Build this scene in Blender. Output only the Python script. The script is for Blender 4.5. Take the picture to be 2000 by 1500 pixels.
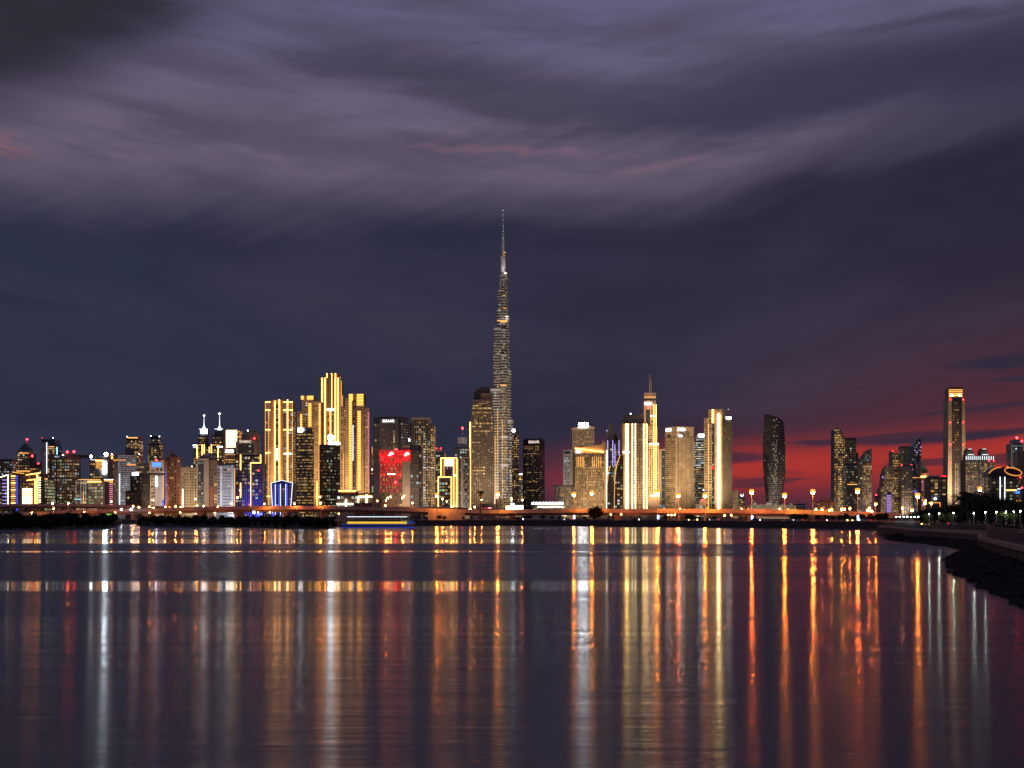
import bpy, bmesh, math, random
import numpy as np
from mathutils import Vector, Matrix
sc = bpy.context.scene
for o in list(bpy.data.objects): bpy.data.objects.remove(o)
R = math.radians
random.seed(7); rng = np.random.default_rng(7)
col = bpy.data.collections.new('scene'); sc.collection.children.link(col)

# ------------------------------------------------------------------ camera
F = 3600.0            # focal length in photograph pixels (2000 wide)
EYE = 5.0             # eye height above the water
HOR = 1010.0          # photograph row of the horizon
cam_d = bpy.data.cameras.new('camera'); cam = bpy.data.objects.new('camera', cam_d); col.objects.link(cam)
cam_d.sensor_width = 36; cam_d.lens = 36*F/2000; cam_d.shift_y = (HOR-750)/2000
cam_d.clip_start = 1; cam_d.clip_end = 60000
cam.location = (0, 0, EYE); cam.rotation_euler = (R(90), 0, 0)
sc.camera = cam

# ------------------------------------------------------------------ render / exposure
sc.render.engine = 'CYCLES'
cy = sc.cycles
cy.use_denoising = True
try: cy.denoiser = 'OPENIMAGEDENOISE'; cy.denoising_input_passes = 'RGB_ALBEDO_NORMAL'; cy.denoising_prefilter = 'ACCURATE'
except Exception: pass
cy.max_bounces = 3; cy.diffuse_bounces = 1; cy.glossy_bounces = 2; cy.transmission_bounces = 2; cy.transparent_max_bounces = 4
cy.sample_clamp_direct = 300.0; cy.sample_clamp_indirect = 6.0; cy.use_light_tree = True; cy.caustics_reflective = False; cy.caustics_refractive = False
cy.use_adaptive_sampling = False
vs = sc.view_settings
vs.view_transform = 'Standard'; vs.look = 'None'; vs.exposure = 0; vs.gamma = 1; vs.use_curve_mapping = False

# ------------------------------------------------------------------ node helpers
class NT:
    def __init__(s, nt): s.nt = nt; nt.nodes.clear()
    def n(s, t, **kw):
        nd = s.nt.nodes.new(t)
        for k, v in kw.items(): setattr(nd, k, v)
        return nd
    def put(s, sock, v):
        if isinstance(v, bpy.types.NodeSocket): s.nt.links.new(v, sock)
        elif v is not None:
            if isinstance(v, (tuple, list)) and len(v) == 3 and len(getattr(sock, 'default_value', (0,0,0))) == 4: v = (*v, 1)
            sock.default_value = v
    def m(s, op, a, b=None, c=None, clamp=False):
        nd = s.n('ShaderNodeMath', operation=op, use_clamp=clamp)
        for i, v in enumerate((a, b, c)):
            if v is not None: s.put(nd.inputs[i], v)
        return nd.outputs[0]
    def mix(s, f, a, b, mode='MIX'):
        nd = s.n('ShaderNodeMix', data_type='RGBA', blend_type=mode)
        s.put(nd.inputs[0], f); s.put(nd.inputs[6], a); s.put(nd.inputs[7], b)
        return nd.outputs[2]
    def ss(s, x, a, b, lo=0., hi=1.):
        nd = s.n('ShaderNodeMapRange', interpolation_type='SMOOTHSTEP')
        s.put(nd.inputs[0], x); nd.inputs[1].default_value = a; nd.inputs[2].default_value = b
        nd.inputs[3].default_value = lo; nd.inputs[4].default_value = hi
        return nd.outputs[0]
    def vec(s, x, y, z=0.):
        nd = s.n('ShaderNodeCombineXYZ'); s.put(nd.inputs[0], x); s.put(nd.inputs[1], y); s.put(nd.inputs[2], z)
        return nd.outputs[0]
    def sep(s, v):
        nd = s.n('ShaderNodeSeparateXYZ'); s.put(nd.inputs[0], v); return nd.outputs
    def noise(s, v, scale=1., detail=3., rough=.55, dist=0.):
        nd = s.n('ShaderNodeTexNoise', noise_dimensions='3D')
        s.put(nd.inputs['Vector'], v); nd.inputs['Scale'].default_value = scale; nd.inputs['Detail'].default_value = detail
        nd.inputs['Roughness'].default_value = rough; nd.inputs['Distortion'].default_value = dist
        return nd.outputs[0]

def lin(r, g, b):
    f = lambda c: c/255/12.92 if c <= 10.3 else ((c/255+.055)/1.055)**2.4
    return (f(r), f(g), f(b))

# ------------------------------------------------------------------ world: dusk sky with wind-drawn clouds
SUN_AZ = R(32)        # the sun has gone down behind the right end of the skyline
w = bpy.data.worlds.new('World'); sc.world = w; w.use_nodes = True
w.cycles.sampling_method = 'MANUAL'; w.cycles.sample_map_resolution = 256
T = NT(w.node_tree)
d = T.sep(T.n('ShaderNodeTexCoord').outputs['Generated'])
u = T.m('MULTIPLY', T.m('ARCTAN2', d[0], d[1]), F/1000)
v = T.m('MULTIPLY', T.m('ARCSINE', d[2]), F/1000)
# drift: streaks rise to the right on the right hand, fall to the right on the left hand
sl = T.m('ADD', T.m('MULTIPLY', u, .10), -.02)
vs_ = T.m('SUBTRACT', v, T.m('MULTIPLY', sl, u))
nA = T.noise(T.vec(T.m('MULTIPLY', u, 1.1), T.m('MULTIPLY', vs_, 4.2), 1.3), 1.0, 4, .5, .4)
nB = T.noise(T.vec(T.m('MULTIPLY', u, 2.6), T.m('MULTIPLY', vs_, 15.), 5.1), 1.0, 4, .55, .3)
nC = T.noise(T.vec(T.m('MULTIPLY', T.m('ADD', u, T.m('MULTIPLY', v, -1.6)), 9.), T.m('MULTIPLY', T.m('ADD', v, T.m('MULTIPLY', u, -.35)), 26.), 9.), 1.0, 3, .5)
cA = T.m('SUBTRACT', nA, .5); cB = T.m('SUBTRACT', nB, .5); cC = T.m('SUBTRACT', nC, .5)
uu = T.m('ADD', u, T.m('ADD', T.m('MULTIPLY', cB, .35), T.m('MULTIPLY', cC, .10)))
vv = T.m('ADD', v, T.m('ADD', T.m('MULTIPLY', cA, .16), T.m('ADD', T.m('MULTIPLY', cB, .07), T.m('MULTIPLY', cC, .048))))
P2 = T.vec(uu, vv)
def blob(cu, cv, ru, rv, rot=0., lo=.35, hi=1.25, k=1., P=None):
    mp = T.n('ShaderNodeMapping', vector_type='TEXTURE'); T.put(mp.inputs[0], P or P2)
    mp.inputs[1].default_value = (cu, cv, 0); mp.inputs[2].default_value = (0, 0, R(rot)); mp.inputs[3].default_value = (ru, rv, 1)
    ln = T.n('ShaderNodeVectorMath', operation='LENGTH'); T.put(ln.inputs[0], mp.outputs[0])
    return T.ss(ln.outputs['Value'], lo, hi, k, 0.)
def over(c, f, k, color): return T.mix(T.m('MULTIPLY', f, k, clamp=True), c, color)
lowc = T.mix(T.ss(u, -1., .9), lin(44, 48, 70), lin(41, 38, 57))
lowc = T.mix(T.ss(nA, .42, .72, 0., .7), lowc, lin(60, 55, 76)); lowc = T.mix(T.ss(nB, .5, .75, 0., .45), lowc, lin(38, 40, 60))
hic = T.mix(T.ss(vv, .66, .98), lin(107, 95, 115), lin(99, 93, 124))
hic = T.mix(T.ss(nB, .36, .70, 0., .75), hic, lin(78, 71, 92))
vb = T.m('ADD', T.ss(u, .15, 1.15, 0., .17), .605)
sky = T.mix(T.ss(T.m('SUBTRACT', vv, vb), -.075, .10), lowc, hic)
for cu, cv, ru, rv, rot, k, color, lo, hi in [
    (-.97, .935, .52, .215, 20, .98, lin(46, 43, 55), .40, 1.15),
    (-.12, .870, .40, .062, -8, .85, lin(68, 63, 83), .1, 1.3),
    (.16, .790, .46, .055, -3, .75, lin(72, 66, 85), .1, 1.3),
    (.66, .815, .62, .088, 1, .92, lin(57, 56, 78), .25, 1.3),
    (1.02, .86, .40, .10, 4, .92, lin(52, 52, 74), .25, 1.3),
    (.80, .925, .26, .016, 6, .70, lin(66, 61, 80), .1, 1.3),
    (.25, .930, .30, .018, -4, .35, lin(78, 71, 92), .1, 1.3),
    (-.60, .530, .22, .055, 0, .65, lin(39, 41, 61), .1, 1.3),
    (-.12, .540, .13, .035, 4, .60, lin(40, 42, 62), .1, 1.3),
    (.02, .735, .22, .010, -3, .35, lin(140, 98, 112), .0, 1.3),
    (.30, .700, .16, .012, 12, .30, lin(140, 102, 118), .0, 1.3),
    (.86, .725, .36, .055, 9, .55, lin(64, 60, 80), .1, 1.3),
    (-.45, .735, .30, .040, -6, .45, lin(84, 76, 96), .1, 1.3),
    (-.97, .690, .05, .018, -20, .40, lin(150, 95, 100), .0, 1.3),
    ]:
    sky = T.mix(blob(cu, cv, ru, rv, rot, lo, hi, k), sky, color)
nF = T.noise(T.vec(T.m('MULTIPLY', T.m('ADD', u, T.m('MULTIPLY', v, -.7)), 4.5), T.m('MULTIPLY', vs_, 38.), 2.2), 1.0, 4, .6, .5)
sky = T.mix(T.m('MULTIPLY', T.ss(nF, .50, .78), T.ss(v, .45, .75, .08, .24)), sky, lin(60, 56, 76))
# afterglow on the right, low over the horizon
vg = T.m('ADD', v, T.m('ADD', T.m('MULTIPLY', cA, .05), T.m('MULTIPLY', cB, .03)))
far = T.m('SUBTRACT', 1., T.ss(u, 2.2, 4.6))
tb = T.m('DIVIDE', T.m('SUBTRACT', vg, T.m('MULTIPLY', T.m('MINIMUM', u, 1.5), .10)), .225)
broad = T.m('MULTIPLY', T.m('EXPONENT', T.m('MULTIPLY', T.m('MULTIPLY', tb, tb), -1.)), T.m('MULTIPLY', T.ss(u, .10, 1.05), far))
sky = over(sky, broad, .85, lin(94, 43, 54))
tc = T.m('DIVIDE', T.m('SUBTRACT', vg, T.m('ADD', T.m('MULTIPLY', T.m('MINIMUM', u, 1.4), .055), .064)), .046)
hot = T.m('MULTIPLY', T.m('EXPONENT', T.m('MULTIPLY', T.m('MULTIPLY', tc, tc), -1.)), T.m('MULTIPLY', T.ss(u, -.05, .28), far))
sky = over(sky, hot, .93, lin(172, 52, 46))
nS = T.noise(T.vec(T.m('MULTIPLY', u, 2.1), T.m('MULTIPLY', T.m('SUBTRACT', v, T.m('MULTIPLY', u, .03)), 30.), 3.7), 1.0, 3, .5, .3)
inred = T.m('MULTIPLY', T.ss(u, .25, .5), T.m('MULTIPLY', T.m('SUBTRACT', 1., T.ss(v, .20, .34)), far))
sky = over(sky, T.m('MULTIPLY', T.ss(nS, .53, .64), inred), .78, lin(56, 42, 58))
PG = T.vec(u, vg)
for cu, cv, ru, rv, rot, k in [(.97, .297, .16, .017, 4, .95), (1.02, .262, .12, .008, 2, .8), (.95, .155, .30, .008, 4, .8), (.78, .147, .24, .014, 3, .8), (.42, .110, .10, .013, 0, .8), (.61, .140, .07, .006, 0, .7), (.95, .208, .22, .006, 4, .7)]:
    sky = T.mix(blob(cu, cv, ru, rv, rot, .5, 1.2, k, PG), sky, lin(47, 40, 60))
# the last of the clear sky behind the clouds
nis = T.n('ShaderNodeTexSky', sky_type='NISHITA', sun_disc=False)
nis.sun_elevation = R(-4); nis.sun_rotation = SUN_AZ; nis.altitude = 0
bg1 = T.n('ShaderNodeBackground'); T.put(bg1.inputs[0], sky); bg1.inputs[1].default_value = 1.0
bg2 = T.n('ShaderNodeBackground'); T.put(bg2.inputs[0], nis.outputs[0]); bg2.inputs[1].default_value = .015
ad = T.n('ShaderNodeAddShader'); T.put(ad.inputs[0], bg1.outputs[0]); T.put(ad.inputs[1], bg2.outputs[0])
T.put(T.n('ShaderNodeOutputWorld').inputs[0], ad.outputs[0])

# ------------------------------------------------------------------ sun: below the clouds, nearly gone
sd = bpy.data.lights.new('sun', 'SUN'); so = bpy.data.objects.new('sun', sd); col.objects.link(so)
sd.energy = .03; sd.angle = R(12); sd.color = (1., .55, .38)
so.rotation_euler = (R(87), 0, math.pi - SUN_AZ)

# ------------------------------------------------------------------ materials
MATS = {}
def pm(name, color, rough=.7, var=.18, scale=.08, metal=0., spec=.4, emit=None, bump=0.):
    if name in MATS: return MATS[name]
    m = bpy.data.materials.new(name); m.use_nodes = True; t = NT(m.node_tree)
    co = t.n('ShaderNodeTexCoord').outputs['Object']
    nz = t.noise(co, scale, 4, .6)
    c1 = tuple(min(1, c*(1+var)) for c in color); c0 = tuple(c*(1-var) for c in color)
    b = t.n('ShaderNodeBsdfPrincipled')
    t.put(b.inputs['Base Color'], t.mix(t.ss(nz, .3, .7), c0, c1))
    t.put(b.inputs['Roughness'], t.ss(nz, .2, .8, max(.02, rough-.08), min(1, rough+.08)))
    b.inputs['Metallic'].default_value = metal; b.inputs['Specular IOR Level'].default_value = spec
    if bump:
        bp = t.n('ShaderNodeBump'); bp.inputs['Strength'].default_value = bump; t.put(bp.inputs['Height'], nz)
        t.put(b.inputs['Normal'], bp.outputs[0])
    t.put(t.n('ShaderNodeOutputMaterial').inputs[0], b.outputs[0])
    MATS[name] = m; return m
def em(name, color, strength, sample=True):
    if name in MATS: return MATS[name]
    m = bpy.data.materials.new(name); m.use_nodes = True; t = NT(m.node_tree)
    b = t.n('ShaderNodeEmission'); t.put(b.inputs[0], color); b.inputs[1].default_value = strength
    t.put(t.n('ShaderNodeOutputMaterial').inputs[0], b.outputs[0])
    m.cycles.emission_sampling = 'FRONT' if strength >= 60 else 'NONE'
    MATS[name] = m; return m
def window_material():
    m = bpy.data.materials.new('window_glass'); m.use_nodes = True; t = NT(m.node_tree)
    at = t.n('ShaderNodeAttribute', attribute_name='glow')
    b = t.n('ShaderNodeBsdfPrincipled'); t.put(b.inputs['Base Color'], (.022, .026, .034)); b.inputs['Roughness'].default_value = .18
    t.put(b.inputs['Emission Color'], at.outputs['Color']); b.inputs['Emission Strength'].default_value = 1.
    t.put(t.n('ShaderNodeOutputMaterial').inputs[0], b.outputs[0])
    m.cycles.emission_sampling = 'NONE'
    return m
WIN = window_material()
BEIGE = pm('beige_stone', (.40, .34, .27), .75); SAND = pm('sand_render', (.44, .345, .24), .8); GREY = pm('grey_cladding', (.36, .37, .40), .6)
WHITE = pm('white_panel', (.62, .61, .60), .6); BROWN = pm('brown_cladding', (.17, .105, .075), .75); RUST = pm('red_brown_render', (.24, .10, .055), .8)
DARK = pm('dark_glass', (.045, .050, .062), .2, .25, .02, spec=.6); DKGREY = pm('dark_grey_metal', (.07, .07, .08), .5); BLUEG = pm('blue_glass', (.034, .040, .085), .2, .2, .02, spec=.6)
TAUPE = pm('taupe_stone', (.27, .21, .16), .75); TEAL = pm('teal_glass', (.036, .060, .066), .2, .25, .02, spec=.6); BRONZE = pm('bronze_glass', (.085, .066, .050), .25, .25, .02, spec=.6)
STEEL = pm('galvanised_steel', (.42, .42, .43), .4, .1, .5, metal=.8); BLACKM = pm('black_metal', (.03, .03, .032), .45)
CONC = pm('bridge_concrete', (.42, .38, .34), .85, .2, .15); ASPH = pm('asphalt', (.05, .05, .05), .9, .25, .3)
GOLD = (1., .60, .22); AMBER = (1., .47, .10); WARM = (1., .78, .46); COOL = (.80, .92, 1.); CYAN = (.42, .82, 1.); VIOL = (.50, .35, 1.); PINK = (1., .36, .55); SODIUM = (1., .40, .085)
EG = em('led_gold', (1., .42, .085), 8.5); EGM = em('led_gold_balcony', (1., .42, .075), 3.6); EGS = em('led_gold_soft', (1., .47, .11), 1.5); EW = em('led_white', (.86, .93, 1.), 16.); EWS = em('led_white_soft', (.85, .92, 1.), 1.6)
EWW = em('led_warm_white', (1., .78, .44), 7.0); EB = em('led_blue', (.04, .09, 1.), 1.7); EV = em('led_violet', (.42, .28, 1.), 2.0); EP = em('led_pink', (1., .30, .45), 1.1)
EC = em('led_cyan', (.45, .85, 1.), 2.0); ER = em('beacon_red', (1., .015, .02), 30.); EWB = em('sign_bright_white', (.80, .90, 1.), 60.); EO = em('led_orange', (1., .35, .07), 1.3)
ES = em('sodium_lamp', (1., .26, .03), 900.); ES2 = em('sodium_lamp_red', (1., .18, .03), 850.); EPK = em('park_lamp', (.86, 1., .80), 900.); EL = em('sign_white', (.95, .97, 1.), 1.5)

# ------------------------------------------------------------------ mesh helpers
class MB:
    def __init__(s): s.v = []; s.f = []
    def add(s, vs_, fs):
        k = len(s.v); s.v += [tuple(p) for p in vs_]; s.f += [tuple(i+k for i in f) for f in fs]; return s
    def box(s, x0, x1, y0, y1, z0, z1):
        return s.add([(x0,y0,z0),(x1,y0,z0),(x1,y1,z0),(x0,y1,z0),(x0,y0,z1),(x1,y0,z1),(x1,y1,z1),(x0,y1,z1)],
                     [(0,3,2,1),(4,5,6,7),(0,1,5,4),(1,2,6,5),(2,3,7,6),(3,0,4,7)])
    def prism(s, pts, z0, z1, top=None):
        n = len(pts); top = top or pts
        s.add([(p[0],p[1],z0) for p in pts]+[(p[0],p[1],z1) for p in top],
              [tuple(range(n))[::-1], tuple(range(n, 2*n))]+[(i,(i+1)%n,(i+1)%n+n,i+n) for i in range(n)])
        return s
    def loft(s, rings, cap=True):
        n = len(rings[0]); V = [p for r in rings for p in r]; Fs = []
        for k in range(len(rings)-1):
            for i in range(n):
                j = (i+1) % n; Fs.append((k*n+i, k*n+j, (k+1)*n+j, (k+1)*n+i))
        if cap: Fs += [tuple(range(n))[::-1], tuple(range((len(rings)-1)*n, len(rings)*n))]
        return s.add(V, Fs)
    def extr(s, poly, y0, y1):                     # polygon in x,z pushed back along y
        n = len(poly)
        return s.add([(p[0],y0,p[1]) for p in poly]+[(p[0],y1,p[1]) for p in poly],
              [tuple(range(n)), tuple(range(n,2*n))[::-1]]+[((i+1)%n,i,i+n,(i+1)%n+n) for i in range(n)])
    def tube(s, pts, rad, n=6):
        rings = []
        for i, p in enumerate(pts):
            p = Vector(p); a = Vector(pts[max(0,i-1)]); b = Vector(pts[min(len(pts)-1,i+1)]); t = (b-a).normalized()
            x = t.orthogonal().normalized() if abs(t.z) < .95 else Vector((1,0,0)); y = t.cross(x).normalized(); x = y.cross(t)
            r = rad[i] if isinstance(rad, (list, tuple)) else rad
            rings.append([tuple(p+(x*math.cos(6.28318*k/n)+y*math.sin(6.28318*k/n))*r) for k in range(n)])
        return s.loft(rings)
    def ball(s, c, r, n=8, m=6, sz=1.):
        rings = [[(c[0]+r*math.sin(math.pi*(j+.02)/(m+.04))*math.cos(6.28318*i/n), c[1]+r*math.sin(math.pi*(j+.02)/(m+.04))*math.sin(6.28318*i/n), c[2]-r*sz*math.cos(math.pi*(j+.02)/(m+.04))) for i in range(n)] for j in range(m+1)]
        return s.loft(rings)
    def mesh(s, name, mat, smooth=False):
        me = bpy.data.meshes.new(name); me.from_pydata(s.v, [], s.f); me.update()
        if mat: me.materials.append(mat)
        if smooth: me.polygons.foreach_set('use_smooth', [True]*len(me.polygons))
        return me
    def build(s, name, mat, parent=None, kind=None, smooth=False, loc=None):
        o = bpy.data.objects.new(name, s.mesh(name, mat, smooth)); col.objects.link(o)
        if parent: o.parent = parent
        if kind: o['kind'] = kind
        if loc: o.location = loc
        return o
def tag(o, label, cat, group=None, kind=None):
    o['label'] = label; o['category'] = cat
    if group: o['group'] = group
    if kind: o['kind'] = kind
    return o
def empty(name, loc, rz=0.):
    o = bpy.data.objects.new(name, None); col.objects.link(o); o.location = loc; o.rotation_euler = (0, 0, rz); o.empty_display_size = .1
    return o
def copy_tree(o, parent=None):
    c = o.copy(); col.objects.link(c); c.parent = parent
    for ch in list(o.children): copy_tree(ch, c)
    return c
def PX(px, D): return (px-1000)/F*D
def PZ(py, D): return EYE+(HOR-py)/F*D
def DW(py, z=0.): return (EYE-z)*F/(py-HOR)          # distance at which height z shows on row py
GZ = 3.0                                             # street level of the far bank
def text_mesh(body, h, mat, depth=.15, spacing=1.):
    cu = bpy.data.curves.new('lettering', 'FONT'); cu.body = body; cu.size = h/.70; cu.align_x = 'CENTER'; cu.align_y = 'CENTER'; cu.extrude = depth; cu.space_character = spacing; cu.resolution_u = 3; cu.offset = h*.028
    o = bpy.data.objects.new('lettering', cu); col.objects.link(o)
    me = bpy.data.meshes.new_from_object(o.evaluated_get(bpy.context.evaluated_depsgraph_get()))
    bpy.data.objects.remove(o); bpy.data.curves.remove(cu); me.materials.clear(); me.materials.append(mat); return me
def inside(poly, x, y):
    c = False; n = len(poly)
    for i in range(n):
        x1, y1 = poly[i]; x2, y2 = poly[i-1]
        if (y1 > y) != (y2 > y) and x < (x2-x1)*(y-y1)/(y2-y1)+x1: c = not c
    return c
PALS = {'warm': [(GOLD,.55),(WARM,.3),(AMBER,.15)], 'gold': [(GOLD,.8),(AMBER,.2)], 'amber': [(AMBER,.6),(GOLD,.4)],
        'mix': [(GOLD,.4),(WARM,.28),(COOL,.17),(CYAN,.08),((.55,1.,.5),.04),(AMBER,.03)], 'cool': [(COOL,.5),(CYAN,.3),(WARM,.2)],
        'pink': [(PINK,.8),(WARM,.2)], 'blue': [((.06,.12,1.),.9),(COOL,.1)], 'white': [(WARM,.5),(COOL,.5)], 'red': [((1.,.03,.03),1.)], 'violet': [(VIOL,.6),((.75,.45,1.),.4)], 'green': [((.7,1.,.55),.5),(WARM,.5)]}

# ------------------------------------------------------------------ building kit
SHORTS = []
class Bld:
    """A tower given by what it spans in the view (left, right column) and its real distance; sizes follow from both."""
    def __init__(s, name, label, x0, x1, D, split=None, th=35, depth=36., short=None, cat='building', group=None):
        s.m = D/F; s.x0, s.x1, s.D, s.split, s.depth = x0, x1, D, split, depth
        s.th = R(th) if split else 0.; s.ox = split if split else (x0+x1)/2
        s.root = empty(name, (PX(s.ox, D), D, GZ), -s.th); tag(s.root, label, cat, group)
        s.W = ([], [], []); s.acc = {}
        SHORTS.append((x0, x1, D, short or label))
    def fx(s, px): return (px-s.ox)*s.m/math.cos(s.th)
    def ry(s, px): return (px-s.ox)*s.m/math.sin(s.th)
    def z(s, py): return PZ(py, s.D)-GZ
    def plan(s, p0, p1, inset=0., depth=None):
        dp = depth or s.depth
        if s.split and p1 > s.split:
            r = s.ry(p1); return [(s.fx(min(p0,s.split)), inset), (-inset, inset), (-inset, r), (s.fx(min(p0,s.split)), r)]
        return [(s.fx(p0), inset), (s.fx(p1), inset), (s.fx(p1), dp), (s.fx(p0), dp)]
    def block(s, p0, p1, yt, yb=None, inset=0., mat=None, name='block', depth=None, top=None):
        z0 = -1. if yb is None else s.z(yb)
        return MB().prism(s.plan(p0, p1, inset, depth), z0, s.z(yt), top).build(name, mat or BEIGE, s.root)
    def poly(s, pts, inset=0., depth=None, mat=None, name='block'):
        return MB().extr([(s.fx(x), s.z(y)) for x, y in pts], inset, depth or s.depth).build(name, mat or BEIGE, s.root)
    def wl(s, p, q, z0, z1, cw=3.6, fh=3.7, fill=(.72,.62), lit=.3, pal='warm', gain=1., out=.06, clip=None, band=0., dark=True, dim=.06):
        (ax, ay), (bx, by) = p, q; L = math.hypot(bx-ax, by-ay)
        if L < .5 or z1-z0 < 1: return
        nc = max(1, round(L/cw)); nr = max(1, round((z1-z0)/fh)); tx, ty = (bx-ax)/L, (by-ay)/L; nx, ny = ty*out, -tx*out
        V, Fc, C = s.W; cl, wt = zip(*PALS[pal]); cum = np.cumsum(wt)
        cs = L/nc; rs = (z1-z0)/nr
        for r in range(nr):
            zc = z0+(r+.5)*rs; rowp = min(.97, lit*1.2*(.45+1.1*random.random())); full = random.random() < band
            for c in range(nc):
                xc = (c+.5)*cs
                if clip and not inside(clip, ax+tx*xc, zc): continue
                on = random.random() < (.92 if full else rowp)
                if not on and not dark: continue
                k = len(V); h = cs*fill[0]/2; g = rs*fill[1]/2
                for sx, sz in ((-h,-g),(h,-g),(h,g),(-h,g)): V.append((ax+tx*(xc+sx)+nx, ay+ty*(xc+sx)+ny, zc+sz))
                Fc.append((k,k+1,k+2,k+3))
                if on:
                    q_ = random.random()*cum[-1]; cc = cl[int(np.searchsorted(cum, q_))]; b = gain*(.20+.62*random.random()**2.)
                    C.append((cc[0]*b, cc[1]*b, cc[2]*b, 1.))
                else:
                    b = gain*dim*(.25+random.random()); C.append((b, b*.62, b*.32, 1.))  # unlit panes get an added faint warm glow that fills out the facade
    def win(s, p0, p1, y0, y1, inset=0., clip=None, side=None, **kw):
        z0, z1 = (s.z(y1) if y1 < 1002 else 2.), s.z(y0)
        cl = [(s.fx(a), s.z(b)) for a, b in clip] if clip else None
        if s.split and p1 > s.split:
            if p0 < s.split: s.wl((s.fx(p0), inset), (-inset, inset), z0, z1, **kw)
            s.wl((-inset, s.ry(max(p0, s.split))+inset), (-inset, s.ry(p1)), z0, z1, **kw)
        else:
            s.wl((s.fx(p0), inset), (s.fx(p1), inset), z0, z1, clip=cl, **kw)
            if side or (side is None and not cl and not s.split and abs(s.ox-1000) > 120):
                if s.ox > 1000: s.wl((s.fx(p0), s.depth), (s.fx(p0), inset), z0, z1, **kw)
                else: s.wl((s.fx(p1), inset), (s.fx(p1), s.depth), z0, z1, **kw)
    def fb(s, mb, p0, p1, y0, y1, o0=-.3, o1=.4, inset=0.):   # a box lying on the face(s)
        za, zb = s.z(y1), s.z(y0)
        if y1 >= 1002: za = 0.
        if s.split and p1 > s.split:
            if p0 < s.split: mb.box(s.fx(p0), o1-inset, inset-o1, inset-o0, za, zb)
            mb.box(o0-inset, o1-inset+.003, s.ry(max(p0,s.split))+.01, s.ry(p1), za, zb-.003)
        else: mb.box(s.fx(p0), s.fx(p1), inset-o1, inset-o0, za, zb)
        return mb
    def bars(s, p0, p1, y0, y1, n, h=.35, mat=None, out=.45, inset=0., name='floor_band'):   # n slab edges, h = share of a storey
        mb = s.acc.setdefault((name, (mat or BEIGE).name), MB()); st = (y1-y0)/n
        for k in range(n): s.fb(mb, p0, p1, y0+k*st, y0+k*st+st*h, -.3, out, inset)
    def fins(s, p0, p1, y0, y1, n, wd=.25, mat=None, out=.6, inset=0., name='mullion'):
        mb = s.acc.setdefault((name, (mat or BEIGE).name), MB()); st = (p1-p0)/n
        for k in range(n+1):
            x = p0+k*st; s.fb(mb, x-st*wd/2, x+st*wd/2, y0, y1, -.3, out, inset)
    def panel(s, p0, p1, y0, y1, mat, name='panel', o0=-.3, o1=.5, inset=0.):
        return s.fb(MB(), p0, p1, y0, y1, o0, o1, inset).build(name, mat, s.root)
    def vs(s, x, y0, y1, w_=1.3, mat=None, inset=0., out=.9): return s.panel(x-w_/2, x+w_/2, y0, y1, mat or EG, 'light_strip', -.2, out, inset)
    def hs(s, p0, p1, y, h=1.3, mat=None, inset=0., out=.95): return s.panel(p0, p1, y-h/2, y+h/2, mat or EG, 'light_strip', -.2, out, inset)
    def slant(s, xa, ya, xb, yb, w_=1.2, mat=None, inset=0., name='light_strip', out=.9):
        a = Vector((s.fx(xa), 0, s.z(ya))); b = Vector((s.fx(xb), 0, s.z(yb))); t = (b-a).normalized(); nrm = Vector((-t.z, 0, t.x))*w_*s.m/2
        return MB().extr([((a-nrm).x,(a-nrm).z),((b-nrm).x,(b-nrm).z),((b+nrm).x,(b+nrm).z),((a+nrm).x,(a+nrm).z)], inset-out, inset+.2).build(name, mat or EG, s.root)
    def sign(s, body, pxc, pyc, hpx, mat=None, rot=0., inset=0., spacing=1.):
        o = bpy.data.objects.new('sign_lettering', text_mesh(body, hpx*s.m, mat or EL, .25, spacing)); col.objects.link(o); o.parent = s.root
        R_ = s.split and pxc > s.split
        o.location = (.5, s.ry(pxc), s.z(pyc)) if R_ else (s.fx(pxc), inset-.5, s.z(pyc))
        o.rotation_euler = (R(90), R(0), R(90) if R_ else 0) if not rot else (R(90), -rot, 0); return o
    def red(s, px, py, r=1.5, base=None, inset=3., mat=None):
        x, z = s.fx(px), s.z(py)
        if s.split and px > s.split: x = s.fx(px)
        if base is not None: MB().tube([(x, inset, s.z(base)-.5), (x, inset, z)], .35, 5).build('beacon_stalk', DKGREY, s.root)
        return MB().ball((x, inset, z), r*s.m).build('aviation_light', mat or ER, s.root)
    def mast(s, px, y0, y1, r0=.8, r1=.3, mat=None, inset=8., name='mast'):
        return MB().tube([(s.fx(px), inset, s.z(y1)-1), (s.fx(px), inset, s.z((y0+y1)/2)), (s.fx(px), inset, s.z(y0))], [r0*s.m, (r0+r1)/2*s.m, r1*s.m], 7).build(name, mat or STEEL, s.root)
    def flood(s, k=1., px=None, color=(1., .74, .48), h0=.0, h1=None, top=None, dist=None):
        """a floodlight standing on the street in front of the tower, washing its face"""
        px = px if px is not None else (s.x0+s.x1)/2; H = s.z(top if top else 800)
        dist = dist or max(55., .42*H); r = math.hypot(dist, .5*H)
        L = bpy.data.lights.new('facade_fill_spot', 'SPOT'); L.energy = k*4*math.pi*math.pi*r*r*.85; L.color = color; L.spot_size = R(100); L.spot_blend = .9; L.shadow_soft_size = 2.
        o = bpy.data.objects.new('facade_fill_spot', L); col.objects.link(o); o.parent = s.root
        src = Vector((s.fx(px)-math.sin(s.th)*0, -dist, 6.)) if not s.split else Vector((s.fx(px)+dist*.6, -dist*.8, 6.))
        o.location = src; tgt = Vector((s.fx(px), 0, H*.58)); o.rotation_euler = (tgt-src).to_track_quat('-Z', 'Y').to_euler(); return o
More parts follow.
